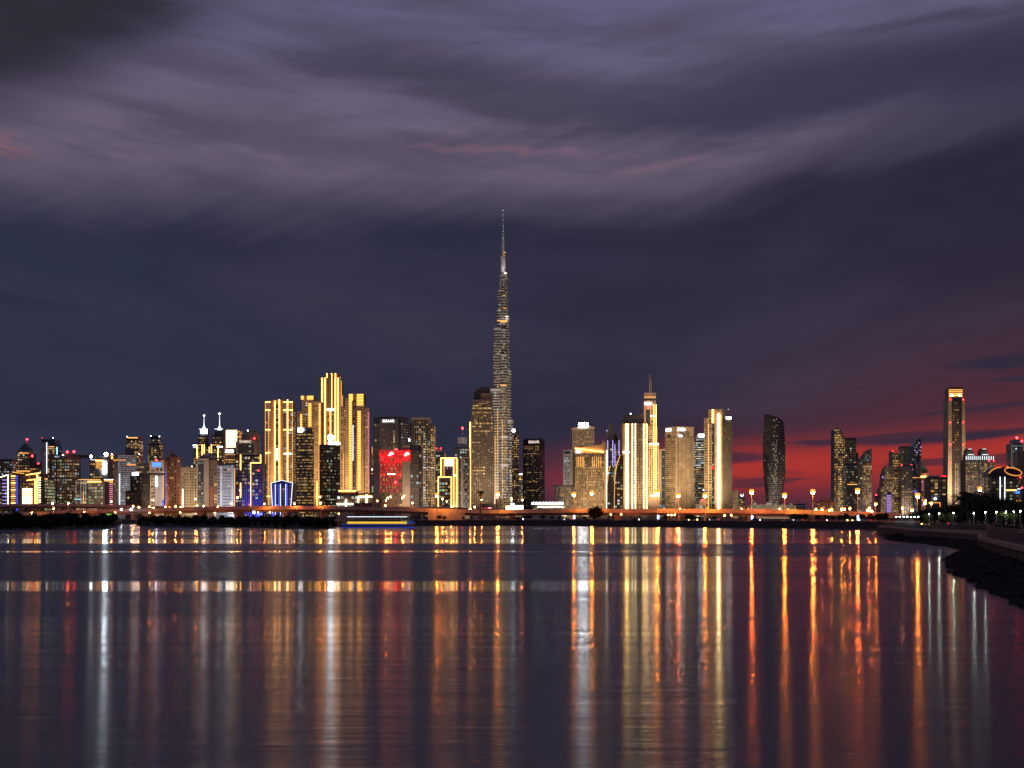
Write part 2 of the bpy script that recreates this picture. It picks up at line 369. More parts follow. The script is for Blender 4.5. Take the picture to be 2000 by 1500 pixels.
    def done(s):
        V, Fc, C = s.W
        if Fc:
            me = bpy.data.meshes.new('window_grid'); me.from_pydata(V, [], Fc); me.update(); me.materials.append(WIN)
            a = me.attributes.new('glow', 'FLOAT_COLOR', 'FACE'); a.data.foreach_set('color', np.array(C, dtype=np.float32).ravel())
            o = bpy.data.objects.new('window_grid', me); col.objects.link(o); o.parent = s.root; o['kind'] = 'stuff'
        for (nm, mn), mb in s.acc.items(): mb.build(nm, bpy.data.materials[mn], s.root, 'stuff')
        return s.root

# ================================================================== THE SETTING
# ------------------------------------------------------------------ water: long-exposure calm, slicks and ruffled patches
def water_material():
    m = bpy.data.materials.new('creek_water'); m.use_nodes = True; t = NT(m.node_tree)
    p = t.sep(t.n('ShaderNodeNewGeometry').outputs['Position']); X, Y = p[0], p[1]
    # wind patches, long across the creek
    wob = t.noise(t.vec(t.m('MULTIPLY', X, .012), t.m('MULTIPLY', Y, .02), 2.), 1., 3, .5)
    Yw = t.m('ADD', Y, t.m('MULTIPLY', t.m('SUBTRACT', wob, .5), t.m('MULTIPLY', Y, .035)))
    def slick(y0, y1, soft):
        return t.m('MULTIPLY', t.ss(Yw, y0-soft, y0+soft), t.m('SUBTRACT', 1., t.ss(Yw, y1-soft, y1+soft)))
    streak = t.noise(t.vec(t.m('MULTIPLY', X, .006), t.m('MULTIPLY', t.m('LOGARITHM', t.m('MAXIMUM', Y, 5.), 2.718), 26.), 4.), 1., 3, .5, .2)
    left = t.m('SUBTRACT', 1., t.ss(t.m('DIVIDE', X, t.m('MAXIMUM', Y, 5.)), -.06, .11))     # the creek west of mid-channel is more ruffled
    rough = t.m('ADD', t.ss(streak, .35, .65, .122, .150), t.ss(Y, 95., 40., 0., .035) if False else t.m('SUBTRACT', .035, t.ss(Y, 40., 95., 0., .035)))
    ruf1 = t.m('MULTIPLY', slick(143, 235, 9), left)
    ruf2 = t.m('MULTIPLY', slick(92, 124, 8), left)
    ruf3 = t.m('MULTIPLY', slick(236, 345, 8), t.m('ADD', t.m('MULTIPLY', left, .0), .9))
    rough = t.m('ADD', rough, t.m('MULTIPLY', ruf1, .10)); rough = t.m('ADD', rough, t.m('MULTIPLY', ruf2, .05)); rough = t.m('ADD', rough, t.m('MULTIPLY', ruf3, .10))
    calm = t.m('MAXIMUM', slick(125, 143, 2.2), t.m('MAXIMUM', slick(352, 420, 9.), slick(262, 274, 3.)))
    calm = t.m('MAXIMUM', calm, t.m('MULTIPLY', slick(520, 640, 25.), .7))
    calm = t.m('MULTIPLY', calm, t.m('ADD', t.m('MULTIPLY', left, .75), .25))
    rough = t.mix(t.m('MULTIPLY', calm, .85), rough, (.06, .06, .06))
    rough = t.sep(rough)[0]
    b = t.n('ShaderNodeBsdfPrincipled'); t.put(b.inputs['Base Color'], (.006, .007, .010)); b.inputs['IOR'].default_value = 1.333; b.inputs['Specular IOR Level'].default_value = .30
    t.put(b.inputs['Roughness'], rough); b.inputs['Anisotropic'].default_value = .74; t.put(b.inputs['Tangent'], t.vec(0., 1., 0.))
    r1 = t.noise(t.vec(t.m('MULTIPLY', X, .45), t.m('MULTIPLY', Y, 2.6), 0.), 1., 2, .5, .6)
    r2 = t.noise(t.vec(t.m('MULTIPLY', X, .06), t.m('MULTIPLY', Y, .35), 7.), 1., 3, .5, .5)
    hgt = t.m('ADD', t.m('MULTIPLY', r1, .016), t.m('MULTIPLY', r2, .050))
    near = t.m('SUBTRACT', 1., t.ss(Y, 45., 190.))
    bp = t.n('ShaderNodeBump'); t.put(bp.inputs['Strength'], t.m('MULTIPLY', near, .55)); bp.inputs['Distance'].default_value = 1.; t.put(bp.inputs['Height'], hgt)
    t.put(b.inputs['Normal'], bp.outputs[0])
    t.put(t.n('ShaderNodeOutputMaterial').inputs[0], b.outputs[0]); return m
wm = MB().add([(-2600,-400,0),(2600,-400,0),(2600,2000,0),(-2600,2000,0)], [(0,1,2,3)]).build('water', water_material())
wm['kind'] = 'structure'

# ------------------------------------------------------------------ far bank: one sheet to the horizon, rising from the water's edge
SOIL = pm('bank_soil', (.045, .036, .028), .95, .35, .05); REVET = pm('dark_revetment', (.030, .026, .024), .95, .4, .4)
shore_px = [(-700,1037),(-120,1035.5),(0,1034.5),(120,1033.5),(205,1030.5),(228,1027),(238,1023.5),(264,1023.5),(272,1027),(300,1029),(480,1029.5),(560,1032),(640,1032.5),(664,1029.5),(690,1027),(820,1027),(1000,1026.6),(1200,1028.2),(1400,1030.3),(1600,1032.6),(1722,1034.6)]
def shoreD(px):
    for (a, ya), (b, yb) in zip(shore_px, shore_px[1:]):
        if a <= px <= b: return DW(ya+(yb-ya)*(px-a)/(b-a))
    return DW(shore_px[0][1] if px < shore_px[0][0] else shore_px[-1][1])
edge = []
for k in range(len(shore_px)-1):
    (a, ya), (b, yb) = shore_px[k], shore_px[k+1]
    n = max(1, int((b-a)/12))
    for i in range(n):
        px = a+(b-a)*i/n; D = DW(ya+(yb-ya)*i/n)+random.uniform(-3, 3); edge.append((PX(px, D), D))
D = DW(shore_px[-1][1]); edge.append((PX(1722, D), D))
edge += [(PX(1722, 690), 690), (PX(1800, 660), 660), (300, 640), (520, 600)]
mb = MB(); n = len(edge); rows = [(-.6, 0), (.35, 3), (1.3, 7), (GZ, 11), (GZ, 14000)]
V = []
for z, back in rows:
    for x, y in edge:
        s_ = 1+back/y if back < 100 else 14000/y
        V.append((x*s_ if back < 100 else x*s_, y*s_, z))
mb.add(V, [(k*n+i, k*n+i+1, (k+1)*n+i+1, (k+1)*n+i) for k in range(len(rows)-1) for i in range(n-1)])
g = mb.build('ground', SOIL); g['kind'] = 'structure'
# revetment band of dark stone along the straight bank
mb = MB(); pts = [(px, shoreD(px)) for px in range(676, 1724, 9)]
prof = [(-.5, -1.6), (.5, .2), (1.2, 1.2), (2.2, 2.6), (3.25, 3.6), (3.25, 5.2), (2.9, 5.4)]
V = []
for i, (px, D) in enumerate(pts):
    for z, b in prof: V.append((PX(px, D+b), D+b+random.uniform(-.25, .25), z+random.uniform(-.08, .08)))
q = len(prof)
mb.add(V, [(i*q+j, (i+1)*q+j, (i+1)*q+j+1, i*q+j+1) for i in range(len(pts)-1) for j in range(q-1)])
e = mb.build('embankment', REVET); e['kind'] = 'structure'
# quay road behind the revetment
mb = MB(); V = []
for px in range(676, 1724, 16):
    D = shoreD(px); V += [(PX(px, D+9), D+9, GZ+.06), (PX(px, D+21), D+21, GZ+.06)]
mb.add(V, [(2*i, 2*i+2, 2*i+3, 2*i+1) for i in range(len(V)//2-1)])
o = mb.build('road', ASPH); o['kind'] = 'structure'

# ------------------------------------------------------------------ elevated roads
def interp(tab, x):
    for (a, ya), (b, yb) in zip(tab, tab[1:]):
        if x <= b: return ya+(yb-ya)*(x-a)/(b-a)
    return tab[-1][1]
def bridge(name, label, dtab, ytab, p0, p1, width, dk, pier_px, step=20, wall=False):
    """dtab: column -> distance of the near edge; ytab: column -> row of the deck's near top edge"""
    mid = (p0+p1)/2; D0 = interp(dtab, mid); root = empty(name, (PX(mid, D0), D0, GZ)); tag(root, label, 'bridge')
    loc = lambda x, y, z: (x-PX(mid, D0), y-D0, z-GZ)
    xs = list(range(int(p0), int(p1)+1, step)); V = []; V1 = []; V2 = []; VR = []
    for px in xs:
        D = interp(dtab, px); zt = PZ(interp(ytab, px), D); x = PX(px, D); fx_ = PX(px, D+width)
        for (dx, dz) in ((0, 0), (0, -dk*.45), (1.6, -dk*.62), (3., -dk), (width-3., -dk), (width-1.6, -dk*.62), (width, -dk*.45), (width, 0)):
            V.append(loc(PX(px, D+dx), D+dx, zt+dz))
        for VV, o_ in ((V1, 0.02), (V2, width-.37)):
            for (dx, dz) in ((0, .004), (.35, .004), (.35, 1.05), (0, 1.05)): VV.append(loc(PX(px, D+o_+dx), D+o_+dx, zt+dz))
        for dx in (.6, width-.6): VR.append(loc(PX(px, D+dx), D+dx, zt+.006))
    def strip(VV, q): return [(i*q+j, (i+1)*q+j, (i+1)*q+(j+1)%q, i*q+(j+1)%q) for i in range(len(xs)-1) for j in range(q)]
    dk_ = MB().add(V, strip(V, 8)).build('deck', CONC, root)
    MB().add(V1, strip(V1, 4)).build('parapet', CONC, dk_); MB().add(V2, strip(V2, 4)).build('parapet', CONC, dk_)
    MB().add(VR, [(2*i, 2*i+2, 2*i+3, 2*i+1) for i in range(len(xs)-1)]).build('road_surface', ASPH, dk_)
    for px in pier_px:
        D = interp(dtab, px); zt = PZ(interp(ytab, px), D)-dk; c = loc(PX(px, D+width/2), D+width/2, 0); hw = width*.32
        MB().box(c[0]-1.5, c[0]+1.5, c[1]-hw, c[1]+hw, -3.5, zt-GZ+.05).box(c[0]-2.2, c[0]+2.2, c[1]-hw*1.25, c[1]+hw*1.25, zt-GZ-1.1, zt-GZ+.06).build('pier', CONC, root)
    if wall:
        MB().box(0, 1, 0, 1, 0, 1)
    return root, (lambda px: (PX(px, interp(dtab, px)), interp(dtab, px), PZ(interp(ytab, px), interp(dtab, px))))
DA = [(-100,1330),(250,1300),(480,1270),(860,1230),(1100,1160),(1400,1060),(1700,960),(1800,930)]
YA = [(-100,1005),(60,1003),(140,999),(250,996),(480,991.5),(640,991),(860,996.5),(960,999),(1100,997),(1400,997.5),(1560,999),(1700,1004),(1800,1008)]
br, brpos = bridge('road_bridge', 'long concrete road bridge lit orange along the whole waterfront', DA, YA, -60, 1770, 24, 3.0,
    [40, 120, 205, 290, 395, 465, 560, 632, 1000, 1205, 1330, 1465, 1580, 1690])
DB = [(-100,1440),(150,1440),(360,1420),(900,1390)]
YB = [(-100,993),(30,986.5),(150,986.5),(250,989),(345,992),(520,993),(900,995)]
br2, br2pos = bridge('flyover', 'upper concrete flyover crossing behind the left end of the bridge', DB, YB, -60, 350, 14, 2.4, [45, 72, 118, 140, 200, 262])
DC = [(700,1330),(1000,1330)]
YC = [(700,992.5),(860,992.5),(905,994),(1000,997)]
br3, br3pos = bridge('ramp', 'short orange-lit slip road climbing behind the bridge right of the red tower', DC, YC, 740, 985, 12, 2.2, [775, 850, 930])
# retaining wall under the middle of the bridge
mb = MB(); xs = list(range(836, 912, 8)); V = []
for px in xs:
    D = interp(DA, px)-1.; zt = PZ(interp(YA, px), D)-1.2
    V += [(PX(px, D), D, GZ-.2), (PX(px, D), D, zt), (PX(px, D+1.5), D+1.5, zt), (PX(px, D+1.5), D+1.5, GZ-.2)]
mb.add(V, [(i*4+j, (i+1)*4+j, (i+1)*4+j+1, i*4+j+1) for i in range(len(xs)-1) for j in range(3)])
mb.add(V[:4], [(0,1,2,3)]); mb.add(V[-4:], [(3,2,1,0)])
o = mb.build('retaining_wall', CONC); tag(o, 'orange-lit concrete retaining wall under the bridge right of the boat', 'wall')

# ================================================================== THE SKYLINE, left to right
B = Bld
# --- far left cluster
b = B('office_block', 'dark glass office block with teal windows cut by the left edge', -20, 24, 2900, short='the teal-windowed office block')
b.block(-20, 24, 897, mat=DARK); b.win(-20, 24, 901, 1003, lit=.25, pal='cool', gain=.8, cw=4.5); b.bars(-20, 24, 897, 1003, 26, .2, DKGREY); b.panel(-20, 24, 896, 899, TAUPE, 'parapet'); b.done()
b = B('residential_block', 'apartment block with violet light bars and a white lit corner at the left edge', -24, 17, 2200, short='the violet-striped block')
b.poly([(-24,1006),(17,1006),(17,927),(-24,940)], mat=DKGREY, name='body'); b.win(-24, 15, 942, 1003, lit=.3, pal='mix', side=False)
b.vs(16, 927, 988, 1.1, EWW); b.slant(-24, 940, 16, 927, 1., EWW)
for k in range(9): b.hs(5, 15, 937.5+6.6*k, .9, EV)
b.done()
b = B('spire_tower', 'stone tower with a dark pointed roof and a red beacon on its tip', 33, 62, 3000, depth=26, short='the pointed-roof tower')
b.block(34, 58, 880, mat=TAUPE, depth=24); b.block(56, 63, 886, mat=BROWN, depth=24, name='side_block', inset=1)
b.win(34, 58, 882, 1003, lit=.32, pal='warm', cw=4); b.bars(34, 58, 880, 1003, 24, .25, TAUPE); b.hs(37, 56, 885, 1.2, EGS)
MB().loft([[(b.fx(36+ (1-t)*0+ (49-36)*t), (0)+12*t, b.z(880-17*s_)) , (b.fx(57-(57-49)*t), 12*t, b.z(880-17*s_)), (b.fx(57-(57-49)*t), 24-12*t, b.z(880-17*s_)), (b.fx(36+(49-36)*t), 24-12*t, b.z(880-17*s_))] for t, s_ in ((0,0),(.25,.35),(.55,.68),(.97,1.))]).build('roof', DARK, b.root)
b.red(49, 857.5, 1.9, 864, 12); b.done()
b = B('terraced_tower', 'brown terraced block with two stacked red beacons beside the pointed-roof tower', 58, 78, 2900, short='the terraced block with beacons')
b.poly([(58,1006),(78,1006),(78,912),(70,903),(58,903)], mat=BROWN, name='body'); b.win(58, 78, 914, 1003, lit=.25, pal='amber'); b.red(62, 890.5, 2., 903); b.red(74, 905, 1.4, 908); b.red(73.5, 914, 1.2, 916); b.done()
b = B('gold_edged_block', 'mid-rise with a slanted gold-lit roofline and two bright gold vertical lines', 22, 80, 2100, short='the gold-outlined mid-rise')
b.poly([(22,1006),(79,1006),(79,924),(52,928),(46,923),(24,921)], mat=BROWN, name='body'); b.block(28, 60, 918, 928, mat=BROWN, name='penthouse', inset=6)
b.win(31, 44, 928, 1003, lit=.12, pal='blue', side=False); b.win(44, 66, 930, 955, lit=.35, pal='amber', side=False)
for k in range(13): b.hs(22, 30, 930+4.4*k, 1.3, EGS if k % 3 else EG)
for k in range(9): b.hs(44, 52, 955+3.6*k, 1.3, EWW); b.hs(53, 63, 955+3.6*k, 1.3, EWW)
for k in range(11): b.hs(76, 79.5, 933+4.8*k, 1.2, EWW)
b.vs(73, 925, 1000, 1.6, EG); b.vs(68.5, 936.5, 1000, 1.3, EG); b.slant(51, 927.5, 79, 923.5, 1.3); b.slant(52, 938.5, 69, 936, 1.1); b.slant(24, 922, 47, 925, 1.2, EGS)
for k in range(9): b.panel(30+3*k, 31.6+3*k, 918.5, 921.5, EGS, 'roof_lamp', inset=6)
b.vs(33.5, 929, 1000, 1., EB); b.done()
b = B('slant_top_tower', 'tall glass tower with a slanted crown and pale gridded flank rising behind the balcony block', 81, 119, 2900, short='the slant-crowned glass tower')
b.poly([(81,1006),(119,1006),(118,884),(112,878),(105,858),(81,858)], mat=DARK, name='body'); b.poly([(82,1006),(91,1006),(91,872),(86,864),(82,862)], inset=-1.5, mat=GREY, name='flank')
b.win(82.5, 90.5, 866, 1003, inset=-1.5, lit=.05, cw=3, side=False); b.bars(82, 91, 866, 1003, 34, .3, WHITE, inset=-1.5); b.win(92, 112, 874, 1003, lit=.3, pal='warm', side=False)
b.vs(91.6, 864, 990, 1., EWS, out=2.2); b.vs(111.5, 873, 900, 1.5, EC); b.hs(95, 106, 872.5, 1.3, EGS); b.panel(80, 106, 855.5, 858.5, GREY, 'roof_rim'); b.red(81, 856, 1.1, 858); b.red(103, 855, .8, 858, mat=EW); b.done()
b = B('low_green_block', 'narrow low block with pale green windows and a red beacon', 79, 92, 2120, short='the low green-windowed block')
b.block(79, 92, 934, mat=DKGREY); b.win(79, 92, 937, 1003, lit=.5, pal='green', gain=.8); b.fins(79, 92, 934, 937, 6, .5, EGS); b.red(82, 941, 1.9, 941, -1.); b.done()
b = B('balcony_block', 'broad dark apartment block with stacked balconies and two red beacons on its roof', 92, 151, 2200, split=131, th=35, short='the broad balcony block')
b.block(92, 151, 893, mat=BROWN); b.block(92, 131, 887, 893.05, mat=DKGREY, name='crown'); b.win(95, 149, 897, 1000, lit=.42, pal='mix', cw=4.2, gain=.9)
b.bars(95, 150, 896, 1000, 27, .34, TAUPE, .9); b.win(101, 114, 889.5, 893, lit=1., pal='cool', gain=.7, fill=(.9,.9)); b.fins(92, 95, 888, 1000, 1, .7, BROWN, 1.2); b.fins(106, 107, 893, 1000, 1, .8, DKGREY, 1.)
b.block(120, 146, 884.5, 887, mat=GREY, name='helipad', inset=3); b.red(127, 882.3, 2.1, 885); b.red(142.5, 882.3, 2.1, 885, mat=ER); b.red(122.5, 888.5, 1.4, 889, -1., EWW); b.flood(.5, 115, top=890); b.done()
b = B('white_framed_block', 'low block with white column frames and a golden light band along its roof', 148, 203, 2150, short='the white-framed gold-roofed block')
b.block(148, 170, 938, mat=DKGREY); b.block(170, 203, 940, mat=BROWN, name='wing', inset=4); b.win(149, 170, 940, 1003, lit=.42, pal='mix'); b.win(171, 200, 944, 1003, inset=4, lit=.36, pal='green')
for x in (149, 158.5, 164, 168): b.panel(x-.6, x+.6, 938, 1003, WHITE, 'column', o1=1.4)
b.vs(163, 960, 1003, 1.4, EGS); b.hs(155, 196, 936.6, 1.2, EGS); b.hs(168, 196, 940.5, 2., EG, inset=4); b.hs(145, 160, 975, 1., EC); b.fins(171, 200, 943, 1003, 14, .3, TAUPE, inset=4); b.flood(.6, 165, top=940); b.done()
b = B('billboard_tower', 'tower carrying a tall dazzling white screen and a round white roof lamp', 175, 212, 2600, short='the tower with the white screen')
b.block(175, 210, 895, mat=DKGREY); b.block(184, 205, 891, 896, mat=DKGREY, name='penthouse', inset=5); b.win(176, 200, 899, 1003, lit=.3, pal='warm'); b.panel(201.2, 207.6, 902, 925, EWB, 'screen', o1=1.6)
b.hs(187, 202, 899.5, 2., EG); b.fins(188, 200, 901, 915, 5, .3, EGS); b.red(206, 887, 3.6, 893, 4., EWB); b.red(176.5, 891.5, 2.5, 895, 4., EWB); b.hs(177, 187, 898, 1., EWS); b.done()
b = B('pink_banded_block', 'low block with glowing pink storey bands and an orange crown', 200, 222, 2180, short='the pink-banded block')
b.block(203, 222, 936, mat=DKGREY); b.block(199, 203.2, 938, mat=TAUPE, name='stair_core', inset=2)
for k in range(13): b.hs(204, 220.5, 946+3.9*k, 1.3, EP)
b.panel(204, 220.5, 938, 943.5, EO, 'crown_band'); b.hs(203.5, 221, 936.8, .9, EWW); b.win(204, 220, 944, 1003, lit=.15, pal='pink'); b.done()
b = B('line_lit_tower', 'slim tower outlined by two gold lines beside the white grid building', 211, 233, 2650, short='the gold-lined slim tower')
b.block(212, 233, 889, mat=BROWN); b.win(213, 232, 893, 1003, lit=.3, pal='warm'); b.vs(212.6, 892, 930, 1.2, EGS); b.vs(219, 892, 912, 1.6, EG); b.hs(216, 229, 889.5, 1.4, EGS); b.red(217.5, 886.5, 1., 889, mat=EW); b.done()
b = B('grid_facade_block', 'block with a brown flank and a white-lit grid facade glowing brighter towards the street', 217, 262, 2130, split=232, th=58, short='the white grid block')
b.block(217, 262, 888, mat=BROWN); b.bars(232, 262, 889, 1003, 29, .22, WHITE, .8); b.fins(232, 262, 889, 1003, 12, .16, WHITE, .9); b.win(232, 261, 890, 1003, lit=.06, pal='cool', fill=(.95,.9))
b.bars(218, 232, 890, 1003, 28, .25, TAUPE, .3); b.win(218, 231, 892, 1003, lit=.06, pal='warm'); b.panel(217, 244, 897.4, 899.2, EO, 'light_strip'); b.panel(246, 261, 906, 909, EO, 'light_strip')
for k, (ya, g_) in enumerate(((928, .35), (945, .8), (962, 1.3))): b.win(233, 256-k*4, ya, ya+17 if k < 2 else 1000, lit=1., pal='cool', gain=.55*g_, fill=(.9,.55), out=.1)
b.vs(233, 925, 1000, 1.2, EWS); b.vs(253, 962, 1000, 2., EW); b.flood(.5, 240, color=(.8,.85,1.), top=900); b.done()
b = B('round_crown_tower', 'dark tower with a glowing gold roof band above a gabled lower roof', 246, 273, 3100, short='the tower with the gold roof band')
b.block(247, 271, 853, mat=DARK); b.poly([(245,1006),(263,1006),(263,880),(254,873),(246,876)], inset=-6, mat=TAUPE, name='gabled_front'); b.win(247, 271, 860, 1003, lit=.26, pal='warm'); b.hs(249, 269, 855, 2.2, EGS); b.red(247.5, 853, 1.2, 855, 2., EW); b.win(248, 271, 867, 876, lit=.7, pal='warm', gain=.8); b.red(272, 887, .9, 890, 0, EW); b.done()
b = B('round_top_tower', 'dark rounded tower with several fully lit gold floors near its top', 285, 315, 3100, depth=34, short='the rounded tower with gold floors')
def capsule(cx, cy, rx, ry, n=20): return [(cx+rx*math.copysign(abs(math.cos(6.28318*i/n))**.7, math.cos(6.28318*i/n)), cy+ry*math.copysign(abs(math.sin(6.28318*i/n))**.7, math.sin(6.28318*i/n))) for i in range(n)]
for p0, p1, yt, nm in ((286,314,866,'body'),(289,311,855,'upper_drum'),(292,309,851,'crown')):
    c = capsule(b.fx((p0+p1)/2), 16, (p1-p0)/2*b.m, 15*(p1-p0)/28); MB().prism(c, -1, b.z(yt)).build(nm, DARK, b.root)
    if nm != 'crown':
        for i in range(10, 20): b.wl(c[i], c[(i+1)%20], 2 if nm == 'body' else b.z(866), b.z(yt+3), lit=.3, pal='warm', cw=4, band=.12)
b.win(290, 308, 858, 861, inset=-.2, lit=.8, pal='green', gain=.5, side=False); b.red(293, 851, .9, 852, 10, EW); b.red(309, 852, .9, 855, 10, EW); b.done()
b = B('low_brown_block', 'plain brown block half hidden behind the dark cube and the screen-topped tower', 262, 297, 2700, short='the half-hidden brown block')
b.block(262, 297, 905, mat=TAUPE); b.win(263, 296, 910, 1003, lit=.22, pal='warm'); b.poly([(280,906),(284,906),(282,899),(281,899)], mat=WHITE, name='roof_cone', depth=5); b.done()
b = B('dark_cube_block', 'dark glass cube with a bright white sign along its roof edge', 252, 289, 2000, split=271, th=40, short='the dark cube with the white sign')
b.block(252, 289, 927, mat=DARK); b.block(252, 271, 923, 927.1, mat=DKGREY, name='sign_box'); b.panel(256.5, 270.5, 922.5, 928, EW, 'sign'); b.win(253, 270, 931, 1003, lit=.1, pal='mix', cw=3); b.win(272, 288, 931, 1003, lit=.12, pal='warm', cw=5); b.fins(252, 271, 930, 1003, 8, .2, DKGREY); b.done()
b = B('low_clay_block', 'small clay-brown block standing at the foot of the dark cube', 246, 263, 1960, short='the small clay block')
b.block(246, 263, 958, mat=BROWN); b.win(247, 262, 962, 1003, lit=.08, pal='warm'); b.fins(246, 263, 960, 1003, 5, .3, BROWN); b.done()
b = B('screen_topped_tower', 'pale tower with a blue screen at its head and grey side panels', 292, 321, 2080, short='the blue-screen tower')
b.block(292, 320, 900, mat=SAND); b.panel(297.5, 315, 903, 912, em('screen_blue', (.10, .30, .95), 1.6), 'screen'); b.panel(303.5, 310, 922, 1000, GREY, 'cladding_panel', o1=.8); b.panel(311.5, 319, 920, 1000, GREY, 'cladding_panel', o1=.8)
b.win(295, 303, 916, 1003, lit=.15, pal='warm', cw=2.6, side=False); b.win(304, 318, 913, 920, lit=.2, fill=(.6,.8), side=False); b.vs(305.6, 931, 950, 2.6, EW, out=1.4); b.red(305, 899.5, 1.9, 901); b.red(316.5, 901.5, 1.9, 903); b.vs(319, 920, 975, .9, EGS); b.vs(318, 976, 998, 1.6, EB); b.flood(.95, 306, color=(1., .78, .62), top=900); b.done()
b = B('red_brown_tower', 'red-brown tower with a rooftop box and blue lights down its left edge', 320, 351, 2040, split=334, th=50, short='the red-brown tower')
b.block(320, 351, 892, mat=RUST); b.block(326, 347, 887, 892.1, mat=RUST, name='attic', inset=3); b.block(330, 337, 882, 887.1, mat=RUST, name='roof_box', inset=6); b.win(322, 349, 897, 1003, lit=.2, pal='warm', cw=3.3, fill=(.5,.6)); b.bars(326, 332, 895, 1003, 28, .4, RUST, 1.)
for k in range(14): b.panel(320.2, 321.6, 915+6*k, 917.2+6*k, EB, 'edge_lamp')
b.flood(1., 338, color=(1., .55, .3), top=890); b.done()
b = B('uplit_beige_tower', 'beige tower washed by warm uplight from its foot', 345, 387, 2500, short='the uplit beige tower')
b.block(347, 385, 913, mat=SAND); b.block(350, 365, 910, 913.1, mat=SAND, name='roof_room', inset=4); b.fins(349, 363, 918, 1003, 7, .45, TAUPE); b.win(349, 384, 918, 1003, lit=.14, pal='warm'); b.fins(367, 384, 916, 1003, 5, .3, SAND, 1.4); b.vs(357, 955, 995, 1.2, EWW); b.red(374, 911, 1.2, 914, mat=EWW); b.flood(1.6, 372, top=925); b.done()
for nm, lb, x0, x1, sx, sy, st, sh in (('left', 'left of the twin towers with white spires, its white sign just under the spire', 378, 406, 395.5, 812, ((385, 870, 900), (395, 868, 930), (399, 868, 922)), 'the left spired twin'), ('right', 'right of the twin towers with white spires, gold lines outlining its flat face', 406, 437, 426, 808, ((409, 873, 925), (413, 868, 940), (426, 871, 925)), 'the right spired twin')):
    b = B('spired_twin_tower', lb, x0, x1, 3200, short=sh, group='twin towers with white spires', depth=34)
    b.block(x0, x1, 868, mat=DARK); b.block(x0+7, x1-4, 850, 868.1, mat=DKGREY, name='upper_stage', inset=4); b.block(sx-8, sx+8, 840, 850.1, mat=DKGREY, name='crown', inset=8, depth=26)
    b.win(x0, x1, 873, 1003, lit=.36, pal='warm', cw=3.4); b.win(x0+8, x1-5, 853, 866, inset=4, lit=.4, pal='warm', side=False)
    for x, ya, yb_ in st: b.vs(x, ya, yb_, 1.2)
    MB().loft([[(b.fx(sx)+r*b.m*math.cos(k*.785), 16+r*b.m*math.sin(k*.785), b.z(y)) for k in range(8)] for y, r in ((840.3, 3.6), (837, 4.2), (833, 2.2), (829, .9), (sy+4, .45), (sy, .25))]).build('spire', EWS, b.root, smooth=True)
    b.red(sx, sy-1, 1.5, inset=16, mat=EW); b.hs(sx-8, sx+8, 837.5, 1.3, EWS, inset=8)
    if nm == 'left': b.panel(391.5, 404, 838.6, 846, EW, 'sign', inset=4); b.hs(377, 384, 870, 1.2, EW); b.hs(377, 384, 874, 1., EWS)
    else: b.hs(424, 435, 872.5, 1.3, EW)
    b.hs(x0+8, x1-8, 869, 1., EGS); b.done()
b = B('domed_stone_tower', 'stone office tower with a dark half-dome roof and one tall recessed glass bay', 383, 426, 2080, short='the half-domed stone tower')
b.block(384, 408, 895, mat=TAUPE); b.poly([(386,895.1),(422,895.1),(420,893),(410,890),(404,883),(399,885),(392,890)], mat=DKGREY, name='dome', inset=3); b.block(408, 425, 898, mat=BROWN, name='wing', inset=3); b.panel(387, 398, 900, 954, DARK, 'glass_bay', o1=.2); b.panel(387, 398, 957, 1000, DARK, 'glass_bay', o1=.2)
b.win(387.5, 397.5, 901, 1000, lit=.5, pal='green', inset=-.25, gain=.6, cw=2.6, side=False); b.win(409, 424, 915, 950, inset=3, lit=.12, pal='warm', side=False); b.panel(408, 416, 951, 1000, RUST, 'pilaster', inset=3, o1=1.); b.win(416, 425, 965, 1003, inset=3, lit=.5, pal='amber', side=False); b.flood(.75, 396, top=895); b.done()
b = B('balcony_slab', 'pale grey slab block with evenly stacked balconies and a glass roof rim', 423, 459, 2040, short='the pale balcony slab')
b.block(424, 458, 908, mat=GREY); b.panel(425, 457, 906.6, 909.5, TEAL, 'roof_rim'); b.bars(436, 452, 920, 1000, 27, .45, WHITE, 1.2); b.bars(424.5, 430, 915, 1000, 27, .4, TAUPE, .8); b.win(424, 457, 914, 1003, lit=.05, pal='warm', fill=(.8,.5)); b.panel(430, 435, 910, 1000, WHITE, 'pilaster', o1=1.5); b.panel(452.4, 456, 908, 1000, WHITE, 'pilaster', o1=1.5); b.vs(458.5, 915, 1000, .9, EGS); b.flood(1.0, 441, color=(.85, .85, 1.), top=908); b.done()
b = B('fin_crown_tower', 'tower crowned by seven glowing pale gold fins over a white sign', 440, 468, 2800, short='the fin-crowned tower')
b.block(440, 467, 841, mat=BRONZE)
for k in range(7): b.vs(442.5+3.25*k, 840, 874, 1.1, EWW)
b.panel(440.5, 456, 879, 884, EW, 'sign'); b.fins(441, 466, 886, 1003, 8, .3, SAND, 1.); b.win(441, 467, 886, 1003, lit=.4, pal='gold'); b.win(441, 467, 843, 876, lit=.5, pal='gold'); b.hs(460, 468, 842.5, 1.4, EO); b.hs(456, 470, 853, 1.3, EGS); b.hs(440, 460, 888, .9, EGS); b.hs(440, 460, 898, .9, EGS); b.done()
b = B('letter_sign_tower', 'stone-framed tower with large pale roof letters and a beige roof turret', 461, 503, 2500, short='the tower with the roof letters')
